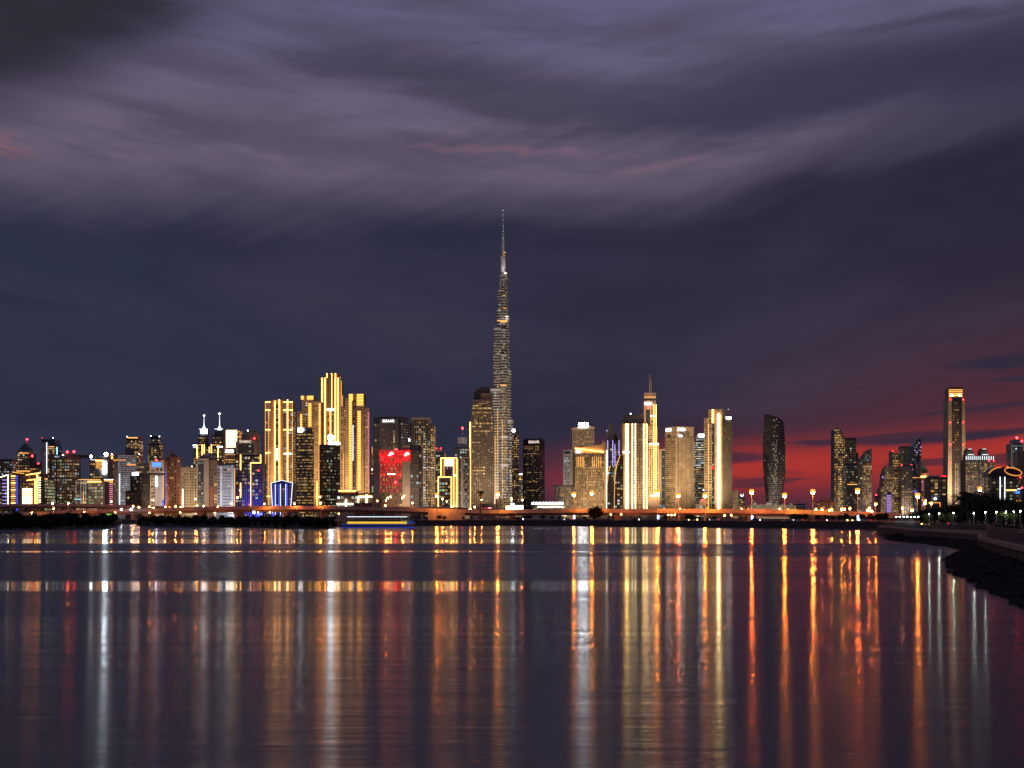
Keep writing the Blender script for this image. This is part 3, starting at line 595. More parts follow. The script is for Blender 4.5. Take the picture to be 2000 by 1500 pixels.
b.block(461, 502, 862, mat=TAUPE); b.block(471, 501, 847, 862.1, mat=TAUPE, name='upper_stage', inset=4); b.poly([(482,847.2),(499,847.2),(499,841),(494,838),(482,839)], mat=SAND, name='turret', inset=7, depth=24); b.sign('DAMAC', 479.5, 862.5, 4.6, em('sign_pale', (1., .80, .68), .9)); b.panel(464, 496, 868, 885, DARK, 'glass_bay', o1=.2)
b.win(464, 496, 869, 884, inset=-.25, lit=.35, pal='cool', gain=.7, side=False); b.win(462, 501, 886, 1003, lit=.3, pal='warm'); b.red(482.5, 840.5, 1.1, 842, 7, EW); b.red(496, 856, 1.5, inset=3.6); b.flood(1.0, 482, color=(1., .68, .48), top=850); b.done()
b = B('gold_step_tower', 'dark tower with a stepped gold light outline and a blue-lit right wing', 459, 513, 1950, short='the gold-stepped dark tower')
b.block(459, 509, 888, yb=904.5, mat=DARK, name='upper_stage'); b.block(459, 490, 904, mat=DARK, inset=.1); b.block(490, 512, 905, mat=BLUEG, name='blue_wing', inset=1.5)
b.win(460, 489, 891, 1003, lit=.34, pal='mix', cw=3.2, gain=1.); b.win(491, 508, 891, 903, lit=.3, pal='warm', side=False); b.win(491, 511, 908, 1003, inset=1.5, lit=.22, pal='mix'); b.fins(474, 489, 905, 1003, 4, .3, TAUPE, 1.)
b.vs(470, 888, 918, 1.3); b.vs(470, 943, 972, 1.3); b.vs(489.3, 904, 1000, 1.4); b.hs(489, 510, 904, 1.2); b.vs(509, 888, 904, 1.3); b.red(505, 919, .9, inset=.5); b.red(488.5, 985.5, 1.2, inset=-1.5)
L = bpy.data.lights.new('blue_floodlight', 'SPOT'); L.energy = 1.6e5; L.color = (.08, .10, 1.); L.spot_size = R(90); L.spot_blend = .8; lo = bpy.data.objects.new('blue_floodlight', L); col.objects.link(lo); lo.parent = b.root; lo.location = (b.fx(502), -25, 3); lo.rotation_euler = (R(120), 0, 0); b.done()
# --- the gold towers
b = B('gold_slab_tower', 'gold-lined slab tower with vertical lettering and lit cross bars on both wings', 516, 572, 2600, short='the gold slab tower with vertical lettering', depth=40)
b.block(528, 552, 781, mat=SAND, name='core'); b.block(517, 528, 783, mat=TAUPE, name='wing', inset=4); b.block(552, 571, 783, mat=TAUPE, name='wing', inset=4); b.win(517, 527, 802, 1003, inset=4, lit=.2, pal='mix', cw=3, side=False); b.win(553, 571, 802, 1003, inset=4, lit=.2, pal='mix', cw=3); b.panel(538, 545, 790, 945, DARK, 'glass_bay', o1=.2); b.win(539, 544.5, 792, 940, inset=-.3, lit=.8, pal='gold', cw=3, gain=.8, side=False)
b.vs(537, 783, 945, 1.6); b.vs(545.6, 780, 945, 1.6); b.vs(561, 780, 945, 1.6, inset=4); b.vs(524.3, 800, 1000, 1., EGS, inset=4); b.vs(570.5, 783, 980, .8, EGS, inset=4); b.vs(517.6, 786, 995, .7, EGS, inset=4)
for y in (785, 800.5, 839, 884): b.hs(517.5, 528, y, 1.5, inset=4)
for y in (785, 800.5, 839): b.hs(553, 571, y, 1.5, inset=4)
b.hs(554, 569, 886, 2.4, EWW, inset=4); b.hs(516, 527, 969, 1.2, inset=4); b.panel(521, 528, 786, 800, SAND, 'crown_panel', inset=4); b.panel(553, 571, 786, 800, SAND, 'crown_panel', inset=4)
b.sign('DAMAC', 540.8, 887.5, 4.8, em('sign_ivory', (1., .95, .82), 3.2), rot=-math.pi/2, inset=-.4); b.flood(1.6, 541, color=(1., .56, .24), top=790); b.done()
b = B('blue_lit_pavilion', 'low pavilion outlined in white with columns of blue lights at the gold slab tower', 528, 573, 1980, short='the blue-lit pavilion')
b.poly([(530,1006),(571,1006),(572,943),(551,938),(530,943)], mat=BLUEG, name='body')
b.slant(529.5, 943.5, 551, 938, 1., EWS); b.slant(551, 938, 571.5, 943.5, 1., EWS); b.slant(529.5, 943, 533, 1003, 1., EWS); b.slant(571.5, 943, 567, 1003, 1.1, EWS); b.vs(548, 945, 1003, .9, EWS); b.vs(558, 945, 1003, .9, EWS); b.vs(538, 945, 1003, .8, EWS)
for x in (536.5, 545.5, 560.5):
    for k in range(15): b.panel(x-1.6, x+1.6, 946+3.2*k, 948+3.2*k, EB, 'blue_lamp', o1=.8)
b.win(531, 570, 946, 1003, lit=.06, pal='pink'); b.done()
b = B('slim_beacon_tower', 'slim tower with a pale cap and red beacon between gold slab and amber tower', 571, 581, 2700, short='the slim beacon tower', depth=18)
b.block(571, 580, 898, mat=TAUPE); b.block(573, 577, 890, 898.1, mat=WHITE, name='cap', inset=3, depth=10); b.win(571, 580, 902, 1003, lit=.35, pal='warm'); b.fins(571, 580, 900, 1003, 3, .3, TAUPE); b.red(574.5, 887, 1.8, 890, 6); b.done()
b = B('amber_office_tower', 'dark office tower with dense amber floors and a small white roof sign', 577, 611, 2200, split=601, th=30, short='the amber-floored office tower')
b.block(577, 611, 842, mat=BRONZE); b.block(579, 610, 836, 842.1, mat=DARK, name='crown', inset=1.5); b.win(578, 610, 846, 1003, lit=.62, pal='gold', cw=2.8, fill=(.85,.5), gain=.95, band=.1); b.bars(577, 611, 845, 1003, 40, .3, BRONZE, .5); b.panel(582, 590, 835, 843.5, EW, 'sign', o1=1.2); b.panel(577.2, 611, 886, 888, DKGREY, 'plant_floor', o1=1.); b.panel(577.2, 611, 927, 929, DKGREY, 'plant_floor', o1=1.); b.done()
def dashes(b, x0, x1, y0, y1, st=3.3, h=1.5, inset=0., mat=None):
    n = int((y1-y0)/st)
    for k in range(n): b.panel(x0, x1, y0+k*st, y0+k*st+h, mat or EGM, 'balcony_light', -.2, 1.1, inset)
b = B('gold_balcony_tower', 'gold tower left of the tallest, with dashed balcony lights and a striped crown', 580, 628, 3000, short='the left dashed gold tower', depth=44)
b.block(590, 612, 773, mat=TAUPE, name='core'); b.block(580, 592, 803, mat=TAUPE, name='wing', inset=4); b.block(611, 627, 784, mat=SAND, name='wing', inset=2); dashes(b, 586, 590.5, 809, 850, 3.2, 1.6, 4); dashes(b, 602.5, 608, 788, 836); dashes(b, 588, 593, 773.5, 783, 2.6, 1.2, -.2); dashes(b, 600, 612, 773.5, 783, 2.6, 1.2); dashes(b, 622.5, 625.5, 788, 1000, 3.4, 1.6, 2)
b.win(592, 601, 785, 1003, lit=.2, pal='cool', cw=4, side=False); b.fins(611, 622, 786, 1003, 5, .35, SAND, 1.2, 2); b.win(611, 622, 786, 1003, inset=2, lit=.4, pal='gold', side=False); b.win(581, 586, 806, 1003, inset=4, lit=.3, pal='pink', side=False); b.vs(619.3, 940, 990, 1.4, inset=2); b.flood(1.8, 612, color=(1., .55, .23), top=780); b.done()
b = B('tallest_gold_tower', 'tallest gold tower, stepped top ruled by long bright vertical light lines', 626, 669, 3200, short='the tallest gold tower', depth=46)
b.block(636, 660, 729, mat=TAUPE, name='core'); b.block(627, 639, 738, mat=SAND, name='shoulder', inset=-2, depth=40); b.block(652, 664, 738, mat=SAND, name='shoulder', inset=-2, depth=40); b.block(663, 667, 745, mat=SAND, name='step', inset=6); b.block(666, 669, 770, mat=SAND, name='step', inset=9)
for x, ya, yb_, ins in ((629.4, 738, 990, -2), (635.2, 738, 990, -2), (638.6, 729, 738, 0), (647.6, 729, 799, 0), (655.2, 729, 738, 0), (655.2, 738, 990, -2), (660.2, 738, 990, -2), (645.5, 803, 850, 0)): b.vs(x, ya, yb_, 1.5, inset=ins)
for x, ya in ((663.8, 735), (666.3, 743), (668.6, 772)): b.vs(x, ya, 990, .7, EGS, inset=5)
b.hs(636, 652, 800, 3., EW); b.win(639.5, 651.5, 803, 1003, lit=.4, pal='gold', side=False); b.fins(640, 652, 731, 798, 5, .3, SAND, 1.); b.flood(1.9, 645, color=(1., .55, .23), top=740); b.done()
b = B('globe_sign_tower', 'dark office tower with a dazzling white globe and light bar on its roof', 622, 662, 2100, split=638, th=42, short='the globe-topped dark tower')
b.block(622, 662, 868, mat=BRONZE); b.block(639, 661, 863.5, 868.1, mat=DARK, name='crown', inset=1.2); b.win(623, 638, 872, 1003, lit=.3, pal='amber', cw=2.8, fill=(.9,.5), gain=.55); b.win(638, 661, 872, 1003, lit=.26, pal='green', cw=2.8, gain=.7); b.bars(622, 662, 870, 1003, 40, .25, BRONZE, .5)
MB().box(.2, 1.2, b.ry(641), b.ry(660), b.z(867.5), b.z(863)).build('sign', EW, b.root); MB().ball((-1., b.ry(645)+1, b.z(854.5)), 6*b.m, 14, 10).build('globe_sign', EWB, b.root, smooth=True); MB().tube([(-1., b.ry(645)+1, b.z(864)), (-1., b.ry(645)+1, b.z(860))], .6).build('globe_post', DKGREY, b.root); b.red(640, 866, 1.1, inset=0); b.done()
b = B('twin_dash_tower', 'gold tower right of the tallest, two columns of dashed balcony lights full height', 665, 722, 2900, short='the right dashed gold tower', depth=46)
b.block(681, 711, 769, mat=TAUPE, name='core'); b.block(674, 683, 778, mat=SAND, name='shoulder', inset=3); b.block(665, 675, 793, mat=SAND, name='wing', inset=6); b.block(709, 721, 796, mat=SAND, name='wing', inset=4)
dashes(b, 681.5, 687, 783, 960); dashes(b, 698.5, 704.5, 803, 960); dashes(b, 681.5, 689, 770, 783, 2.6, 1.3); dashes(b, 697, 709.5, 770, 794, 2.9, 1.2); dashes(b, 718, 720.6, 805, 960, 3.4, 1.5, 4, EP)
b.panel(689, 695, 782, 960, BLUEG, 'glass_bay', o1=.2); b.win(690.5, 693.5, 784, 960, inset=-.3, lit=.5, pal='gold', cw=4, side=False); b.vs(689.5, 830, 900, 1.4, EWS, out=.6); b.fins(665, 674, 795, 960, 3, .35, SAND, 1.2, 6); b.fins(709, 718, 798, 960, 4, .35, SAND, 1., 4); b.win(709, 718, 800, 1003, inset=4, lit=.3, pal='gold', side=False); b.win(665, 680, 800, 1003, inset=6, lit=.25, pal='gold', side=False); b.vs(670, 885, 960, .9, EGS, inset=6); b.flood(1.9, 695, color=(1., .57, .26), top=775); b.done()
b = B('lit_podium', 'bright white and gold glazed podium at the foot of the dashed gold towers', 657, 728, 2000, short='the bright podium', depth=40)
b.block(657, 728, 966, mat=SAND); b.block(660, 694, 959, 966.1, mat=SAND, name='terrace', inset=8); b.hs(660, 694, 958.5, 1.8, inset=8); b.win(658, 727, 968, 1000, lit=.75, pal='white', gain=1.7, cw=4, fh=5, band=.3); b.hs(700, 727, 970, 1.8, EWW); b.hs(658, 690, 984, 1.6, EWW); b.vs(716, 966, 998, 2.6, EWW); b.vs(700, 970, 998, 1.6, EWW); b.vs(676, 975, 998, 1.6, EWW); b.panel(657, 728, 963.5, 966, SOIL, 'roof_planting', o1=.3); b.done()
b = B('toll_house', 'dark brown windowless box standing beside the road before the bright podium', 691, 726, 1600, short='the brown roadside box', depth=14)
b.block(691, 726, 983, mat=BROWN); b.panel(691, 726, 982, 984, DKGREY, 'roof_rim', o1=.6); b.done()
b = B('lantern_tower', 'slender tower with stacked gold lanterns between the dashed tower and the lettered tower', 715, 731, 3050, short='the slender lantern tower', depth=24)
b.block(716, 730, 886, mat=TAUPE); b.block(724, 729, 876, 886.1, mat=TAUPE, name='turret', inset=5, depth=18); b.win(716, 730, 892, 1003, lit=.45, pal='green', gain=.7); b.vs(721, 886, 905, 1.1); b.hs(716, 728, 917, 2.2, EWW); b.hs(718, 728, 925, 1., EGS); b.vs(726.5, 872, 886, .7, EGS, inset=5); b.done()
# --- centre
b = B('lettered_tower', 'dark tower with a beige centre panel and white lettering near its top', 728, 796, 2500, split=782, th=22, short='the lettered dark tower', depth=40)
b.block(728, 796, 814, mat=DKGREY); b.block(731, 795, 811, 814.1, mat=GREY, name='roof_rim', inset=1.); b.panel(741, 778.5, 817.5, 1000, TAUPE, 'centre_panel', o1=1.2); b.sign('EMAAR', 759, 822, 5.4, EL, inset=-1.2, spacing=1.05)
b.win(729.5, 740, 830, 905, lit=.10, pal='gold', cw=3.4); b.bars(729, 740.5, 830, 990, 44, .3, TAUPE, .5); b.bars(779, 782, 830, 990, 44, .3, TAUPE, .5); b.win(745, 752, 831, 995, inset=-1.2, lit=.1, pal='gold', cw=2.6, fill=(.6,.5)); b.win(760, 767, 829, 995, inset=-1.2, lit=.1, pal='gold', cw=2.6, fill=(.6,.5)); b.panel(769, 771.6, 829, 1000, DARK, 'glass_slot', o1=1.3); b.win(769.2, 771.4, 840, 880, inset=-1.4, lit=.75, pal='gold', cw=3, fill=(.9,.8), gain=1.4); b.win(783, 795, 825, 1000, lit=.1, pal='mix'); b.win(729, 740, 826, 833, lit=.5, pal='gold', inset=-.2); b.flood(.55, 758, color=(1., .74, .62), top=815); b.done()
b = B('red_screen_tower', 'tower wrapped in a glowing red screen with two white petal emblems', 738, 823, 2030, short='the red screen tower', depth=34)
b.block(741, 786, 880, mat=BROWN, name='body'); b.block(786, 801, 870, mat=SAND, name='beige_core', inset=1.); b.block(800.5, 818, 869, mat=DKGREY, name='balcony_wing', inset=3.); b.block(818, 823, 871, mat=DARK, name='glass_edge', inset=2.)
RS = em('screen_red', (1., .012, .016), .8); b.panel(741, 785.4, 879, 905, RS, 'screen', o1=.6); b.panel(785.4, 802, 879, 900.5, RS, 'screen', -1.6, .6)
b.win(741.3, 785.2, 879.5, 905, lit=.97, pal='red', cw=1.6, fh=3., fill=(.72,.86), gain=2.6, side=False, inset=-.6, out=.05); b.win(785.6, 801.8, 879.5, 900.3, lit=.97, pal='red', cw=1.6, fh=3., fill=(.72,.86), gain=2.6, side=False, inset=-.6, out=.05); b.win(741.5, 785, 905, 930, lit=.85, pal='red', cw=1.5, fh=3.4, fill=(.6,.85), gain=2.2, side=False, out=.3); b.win(741.5, 785, 930, 962, lit=.6, pal='red', cw=1.5, fh=3.4, fill=(.5,.85), gain=1.5, side=False, out=.3); b.win(741.5, 785, 905, 962, lit=.35, pal='amber', cw=3.1, fh=4.2, fill=(.35,.7), gain=.8, side=False, out=.5, dark=False); b.win(741.5, 785, 962, 990, lit=.6, pal='amber', cw=2.6, fh=4.4, fill=(.35,.75), gain=.5, side=False, out=.3)
b.hs(757, 772, 926, 1.6, EWW); b.win(742, 786, 962, 990, lit=.1, pal='warm', out=.6, dark=False, side=False)
def petals(cx, cy, r):
    mb = MB()
    for k, (a, l) in enumerate(((188, 1.), (160, .85), (128, .9), (95, .95), (62, .9), (30, .7), (205, .55))):
        a = R(a); d_ = Vector((math.cos(a), 0, math.sin(a))); n_ = Vector((-d_.z, 0, d_.x)); c0 = Vector((b.fx(cx)+r*b.m*.2, -1.1, b.z(cy)-r*b.m*.35))
        P = [c0+d_*(l*r*b.m*t)+n_*(w_*r*b.m) for t, w_ in ((.12, 0), (.45, .14), (.8, .13), (1., 0), (.8, -.13), (.45, -.14))]
        mb.extr([(p.x, p.z) for p in P], -1.1-.02*k, -.5)
    return mb.build('petal_emblem', EL, b.root)
petals(763.5, 886, 7.4); petals(794, 886.5, 7.4)
b.win(801, 818, 880, 1000, inset=3, lit=.1, pal='mix', side=False); b.bars(801, 818, 886, 1000, 34, .35, TAUPE, .8, 3.); b.win(818.3, 822.8, 880, 1000, inset=2., lit=.35, pal='white', cw=3, gain=.6); b.red(773.5, 878, 2.2, 880, 1); b.red(772.5, 942, 2., inset=-1.); b.flood(1.1, 793, color=(1., .72, .55), top=880, dist=40); b.done()
b = B('crown_rim_tower', 'glittering gold tower with a flat rimmed crown behind the red screen tower', 798, 849, 2700, short='the rim-crowned glittering tower', depth=40)
b.block(805, 840, 816, mat=BRONZE, name='core'); b.block(799, 806, 826, mat=BRONZE, name='wing', inset=4); b.block(840, 848, 828, mat=BRONZE, name='wing', inset=4); b.panel(804, 841, 815.5, 820, SAND, 'crown_rim', o1=1.4); b.fins(805, 840, 820, 1003, 8, .16, SAND, 1.3); b.fins(841, 848, 829, 1003, 2, .2, SAND, 1., 4)
b.win(805, 840, 822, 870, lit=.35, pal='mix', cw=2.6, gain=.6, side=False); b.win(805, 840, 870, 1003, lit=.55, pal='warm', cw=2.6, gain=.9, side=False); b.win(841, 848, 832, 1003, inset=4, lit=.6, pal='gold', cw=2.6); b.win(826, 831, 845, 990, lit=.9, pal='white', cw=2.8, gain=1.2, side=False, out=.15); b.win(817, 822, 823, 870, lit=.8, pal='gold', cw=2.8, side=False, out=.15); b.hs(804, 833, 913.5, 1., EWS); b.hs(841, 848, 913.5, 1., EWS, inset=4); b.red(797.5, 859, 3., 864, 4, EW); b.flood(.8, 823, top=820); b.done()
b = B('ribbed_block', 'grey-topped block with scattered cyan windows left of the gold-framed building', 847, 869, 3000, short='the cyan-windowed block')
b.block(847, 868, 884, mat=DARK); b.block(849, 863, 876, 884.1, mat=GREY, name='plant_room', inset=4); b.block(862, 867, 880, 884.1, mat=GREY, name='plant_room', inset=5); b.win(847, 868, 888, 1003, lit=.28, pal='mix', cw=3.6); b.red(852, 875.5, .8, 876); b.red(861, 875.5, .8, 876); b.flood(.5, 857, color=(.8, .85, 1.), top=880); b.done()
b = B('gold_framed_building', 'mid-rise drawn in nested gold light frames around a bright top screen', 855, 896, 2030, short='the nested gold-frame building', depth=34)
b.block(860, 895, 895, mat=TAUPE, name='body'); b.block(856, 883, 932, mat=DKGREY, name='front_block', inset=-8, depth=10)
b.vs(861.3, 894, 932, 1.2); b.vs(892, 894, 1000, 1.3); b.hs(861, 892.5, 894.6, 1.5); b.vs(867.3, 898, 932, 1., mat=EGS); b.vs(886, 898, 1000, 1.3); b.panel(868.5, 885, 897.5, 910, em('screen_gold', (1., .80, .42), 5.), 'screen'); b.panel(868.5, 885, 911, 930, DARK, 'dark_screen')
b.win(869, 885, 911, 930, lit=.4, pal='violet', inset=-.6, cw=1.8, gain=.6, side=False); b.vs(856.6, 932, 1000, 1.2, inset=-8); b.vs(882, 932, 1000, 1.3, inset=-8); b.hs(856, 882.6, 932, 1.3, inset=-8); b.win(857.5, 881, 935, 1000, inset=-8, lit=.3, pal='mix', side=False); dashes(b, 893.4, 895.4, 898, 1000, 3.2, 1.3, 0, EGS); b.hs(888, 892, 929, 2., EWW); b.done()
b = B('mast_tower', 'grey box-topped tower with a thin mast and a red beacon', 887, 917, 2700, short='the masted grey tower')
b.block(888, 917, 873, mat=DARK, inset=2); b.block(894, 911.5, 854, 873.1, mat=GREY, name='roof_box', inset=5); b.win(888, 917, 876, 1003, inset=2, lit=.25, pal='cool'); b.mast(903, 837, 854, .7, .35, WHITE); b.red(903, 835.5, 2., inset=8); b.panel(903.6, 906, 854, 862, WHITE, 'mast_foot', inset=5, o1=1.); b.flood(.8, 903, color=(1., .8, .7), top=855); b.done()
b = B('braced_block', 'pale block with a dark cross-braced glass face beside a long gold line', 899, 918, 2080, short='the cross-braced block', depth=26)
b.block(900, 917.5, 893, mat=SAND); b.panel(905, 916, 896, 1000, DARK, 'glass_face', o1=.2); b.win(905.3, 915.7, 897, 1000, inset=-.3, lit=.3, pal='mix', cw=2.4, side=False, gain=.6)
mbx = b.acc.setdefault(('brace', GREY.name), MB())
for k in range(7):
    y = 897+15*k
    for xa, xb in ((905, 916), (916, 905)):
        a = Vector((b.fx(xa), -.7, b.z(y))); c = Vector((b.fx(xb), -.7, b.z(y+14))); mbx.tube([a, c], .35, 4)
b.flood(.8, 902, color=(1., .75, .6), top=893); b.done()
b = B('stepped_warm_tower', 'tall stepped stone tower with rounded dark roof left of the tallest spire', 916, 965, 3600, short='the stepped stone tower', depth=55)
b.block(921, 964, 800, mat=TAUPE, name='body'); b.block(923, 960, 780, 800.1, mat=TAUPE, name='upper_stage', inset=5); b.block(939, 962, 767, 780.1, mat=TAUPE, name='upper_stage', inset=9, depth=48); b.poly([(925,780.2),(957,780.2),(957,757),(950,754),(940,754.5),(931,759),(926,764)], mat=DKGREY, name='roof', inset=14, depth=44); b.block(917, 922, 824, mat=TAUPE, name='side_step', inset=2)
b.vs(918, 824, 1000, 1.8, inset=2, out=1.6); b.fins(922, 962, 802, 1003, 11, .22, SAND, 1.4); b.fins(940, 961, 769, 800, 5, .2, SAND, 1.2, 8.9); b.win(922, 963, 803, 1003, lit=.10, pal='gold', cw=3.5, side=False); b.win(924, 960, 783, 800, inset=5, lit=.3, pal='gold', side=False)
for y, x0, x1 in ((792, 923, 940), (797, 923, 960), (806, 922, 960), (827, 922, 962), (833, 922, 940), (842, 922, 960), (864, 922, 938), (961, 922, 936)): b.win(x0, x1, y-1.6, y+1.6, lit=.95, pal='gold', cw=3.6, fh=3.4, fill=(.8,.8), gain=1.1, inset=5 if y < 800 else 0, out=.12, side=False)
for y in (911, 917, 923, 929): b.win(922 if y > 912 else 930, 948 if y < 925 else 936, y, y+4, lit=1., pal='gold', cw=4.6, fh=4., fill=(.75,.7), gain=1.6, out=.12, side=False)
b.flood(.7, 938, top=780); b.done()
# --- the tallest tower: three winged tiers around a core, drawing in as it climbs
b = B('tallest_spire_tower', 'tallest tower, tapering in many set-back tiers to a needle spire', 953, 1006, 5000, short='the tallest spire tower', depth=70)
cx0 = b.fx(982.5); cyy = 40.
SILV = pm('silver_cladding', (.38, .38, .40), .45, .12, .05)
def wing_plan(ang, length, half, n=7):
    a = R(ang); dx, dy = math.cos(a), math.sin(a); px_, py_ = -dy, dx; L = length-half
    P = [(cx0-px_*half, cyy-py_*half)]
    for k in range(n+1):
        t = -math.pi/2+math.pi*k/n; P.append((cx0+dx*(L+half*math.cos(t))+px_*half*math.sin(t), cyy+dy*(L+half*math.cos(t))+py_*half*math.sin(t)))
    P.append((cx0+px_*half, cyy+py_*half)); return P
m_ = b.m
tiers = []
for ext, yt in ((27.5,757),(24,800),(19.5,637),(12.5,600),(10.5,562)): tiers.append((180, ext*m_, max(5.5, min(11, ext*.36))*m_, yt))
for ext, yt in ((22,925),(20,818),(16,720),(13,617),(9,532)): tiers.append((4, ext*m_, max(4.6, min(10, ext*.42))*m_, yt))
for ext, yt in ((30,905),(26,850),(20,690),(14,640),(9,540)): tiers.append((-82, ext*m_, max(5., min(9.5, ext*.34))*m_, yt))
tiers.append((98, 20*m_, 8*m_, 700))
slab = b.acc.setdefault(('floor_band', SILV.name), MB())
for ang, L_, hf, yt in tiers:
    P = wing_plan(ang, L_, hf); z1 = b.z(yt); MB().prism(P, -1, z1).build('tier', BRONZE, b.root)
    c_ = (sum(p[0] for p in P)/len(P), sum(p[1] for p in P)/len(P)); grow = lambda k: [(c_[0]+(p[0]-c_[0])*(1+k/L_), c_[1]+(p[1]-c_[1])*(1+k/L_)) for p in P]
    for i in range(len(P)-1):
        b.wl(P[i], P[i+1], max(2., z1-330), z1-9, cw=5.5, fh=7.5, fill=(.8,.55), lit=.20, pal='mix', gain=.8, band=.03)
    MB().prism(grow(.9), z1-8, z1-1).build('tier_crown', SILV, b.root)
    z = 10.
    Q = grow(.9)
    while z < z1-10:
        if z > z1-420: slab.prism(Q, z, z+1.7)
        z += 7.5
# floodlight washes on the wing tips, put in as glowing panes
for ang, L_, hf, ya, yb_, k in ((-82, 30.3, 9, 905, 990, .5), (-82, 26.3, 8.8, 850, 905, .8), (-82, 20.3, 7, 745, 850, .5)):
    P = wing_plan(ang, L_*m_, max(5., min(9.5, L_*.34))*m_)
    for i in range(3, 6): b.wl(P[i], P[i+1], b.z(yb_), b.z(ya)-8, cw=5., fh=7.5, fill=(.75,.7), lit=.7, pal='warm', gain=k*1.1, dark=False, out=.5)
for y in (628, 752): b.hs(977, 989, y, 2., EGS, inset=8)
rings = [[(cx0+r*m_*math.cos(k*.785), cyy+r*m_*math.sin(k*.785), b.z(y)) for k in range(8)] for y, r in ((560, 7.5), (532, 6.8), (531, 5.6), (491, 4.6), (490, 3.4), (452, 2.3), (450, 1.5), (430, 1.2), (404, .8))]
MB().loft(rings).build('spire', SILV, b.root)
for k, (y, g_) in enumerate(((406, .6), (415, .4), (425, .4), (437, .4), (448, .5), (462, .5), (477, .5))): b.red(982.5, y, g_, inset=cyy-rings[0][0][0]*0-2.4*m_ if y > 450 else cyy-1.2*m_, mat=EWS)
for x, y, mt in ((985, 490, EGS), (987, 531, EWW), (990, 616, EWW), (984, 575, EGS), (985, 600, EGS)): b.hs(x-2, x+2.5, y, 1.1, mt, inset=cyy-9*m_)
for i in range(8): b.wl(rings[2][i][:2], rings[2][(i+1)%8][:2], b.z(558), b.z(492), cw=5, fh=7., fill=(.8,.5), lit=.3, pal='warm', gain=1., out=-1.)

for yb0, yb1, kk in ((540, 470, .32), (640, 560, .3)):
    L = bpy.data.lights.new('setback_floodlight', 'SPOT'); L.energy = kk*3.2e5; L.color = (1., .90, .78); L.spot_size = R(70); L.spot_blend = .8; lo = bpy.data.objects.new('setback_floodlight', L); col.objects.link(lo); lo.parent = b.root
    src = Vector((cx0+6, cyy-16*m_, b.z(yb0))); lo.location = src; lo.rotation_euler = (Vector((cx0, cyy, b.z(yb1)))-src).to_track_quat('-Z', 'Y').to_euler()
b.hs(971, 991, 624.5, 1.5, EGS, inset=cyy-13*m_); b.vs(981, 820, 985, .8, EGS, inset=cyy-31*m_); b.vs(967, 850, 985, .8, EGS, inset=cyy-16*m_); b.vs(972, 800, 985, .7, EGS, inset=cyy-18*m_)
b.flood(.62, 980, color=(1., .78, .55), top=700, dist=420); b.flood(.55, 985, color=(1., .86, .72), top=470, dist=560); b.flood(.65, 968, color=(1., .82, .62), top=800, dist=260); b.done()
b = B('podium_terrace', 'low glazed podium stretching right from the foot of the tallest tower', 940, 1046, 3400, short='the podium of the tallest tower', depth=50)
b.block(968, 1045, 974, mat=TAUPE); b.block(938, 970, 984, mat=TAUPE, name='wing'); b.win(968, 1045, 976, 1003, lit=.3, pal='warm', gain=.5); b.fins(968, 1045, 975, 1003, 20, .2, SAND); b.hs(998, 1008, 975, 8, EWW); b.flood(.8, 1005, top=950); b.done()
b = B('ball_lamp_tower', 'dark tower with a white ball lamp peeping out right of the tallest tower', 1000, 1015, 3300, short='the ball-lamp tower', depth=26)
b.block(1000, 1014, 838, mat=DARK); b.win(1000, 1014, 846, 1003, lit=.36, pal='gold', cw=3.6, band=.1); b.bars(1000, 1014, 844, 1003, 36, .25, DKGREY); b.red(1003, 841, 3., inset=-1.5, mat=EW); b.done()
b = B('slim_lit_block', 'thin pale block squeezed between two dark towers', 1014, 1022, 3200, short='the thin pale block', depth=18)
b.block(1014, 1021, 925, mat=SAND); b.win(1014, 1021, 930, 1003, lit=.5, pal='green', gain=.6); b.hs(1014, 1020, 926, 2, EWW); b.hs(1014, 1018, 936, 2, EGS); b.done()
b = B('chequered_office_tower', 'dark tapering office tower with chequered amber windows and roof lettering', 1021, 1064, 3300, split=1053, th=28, short='the chequered office tower', depth=36)
b.block(1022, 1064, 859, mat=DARK); b.block(1023.5, 1062, 856, 859.1, mat=DKGREY, name='roof_rim', inset=1.5); b.win(1023, 1053, 870, 880, lit=.75, pal='amber', cw=3.2, fh=3.4, fill=(.5,.55)); b.win(1023, 1063, 880, 990, lit=.14, pal='gold', cw=3.6, fh=3.8, fill=(.55,.5)); b.bars(1022, 1064, 869, 995, 34, .22, DKGREY, .5); b.fins(1022, 1053, 869, 995, 12, .2, DKGREY, .5); b.sign('EMAAR', 1043, 863.2, 5.2, em('sign_dim', (1., .82, .7), .9), inset=-.2)
for y in (884, 897, 921, 939, 956): b.win(1030, 1050, y, y+3.6, lit=.6, pal='gold', cw=3.6, fh=3.8, fill=(.6,.6), gain=1.3, out=.15)
b.done()
b = B('floodlit_hall', 'long low hall with a dazzling white light bar along its roof', 1036, 1102, 2250, short='the white-lit hall', depth=30)
b.block(1040, 1100, 987, mat=GREY); b.block(1036, 1101, 985.5, 987.2, mat=WHITE, name='canopy', inset=-6); 
for k in range(20): b.panel(1038.5+3.1*k, 1040.7+3.1*k, 981.5-(k % 2)*.6, 985, EW, 'roof_lamp', inset=-3)
b.hs(1050, 1100, 990, 1.4, EWW); b.win(1040, 1100, 991, 999, lit=.4, pal='warm', cw=6); b.done()
b = B('white_billboard', 'bright white and yellow lit billboard wall beside the bridge below the tallest tower', 987, 1025, 1350, cat='billboard', short='the bright billboard', depth=2)
b.panel(988, 1003, 988, 996, em('billboard_gold', (1., .82, .45), 4.), 'screen', -1., .2); b.panel(998, 1004, 983, 996, EW, 'screen', -1., .3); b.panel(1005, 1022, 987, 996, em('billboard_white', (.95, .97, 1.), 3.2), 'screen', -1., .2)
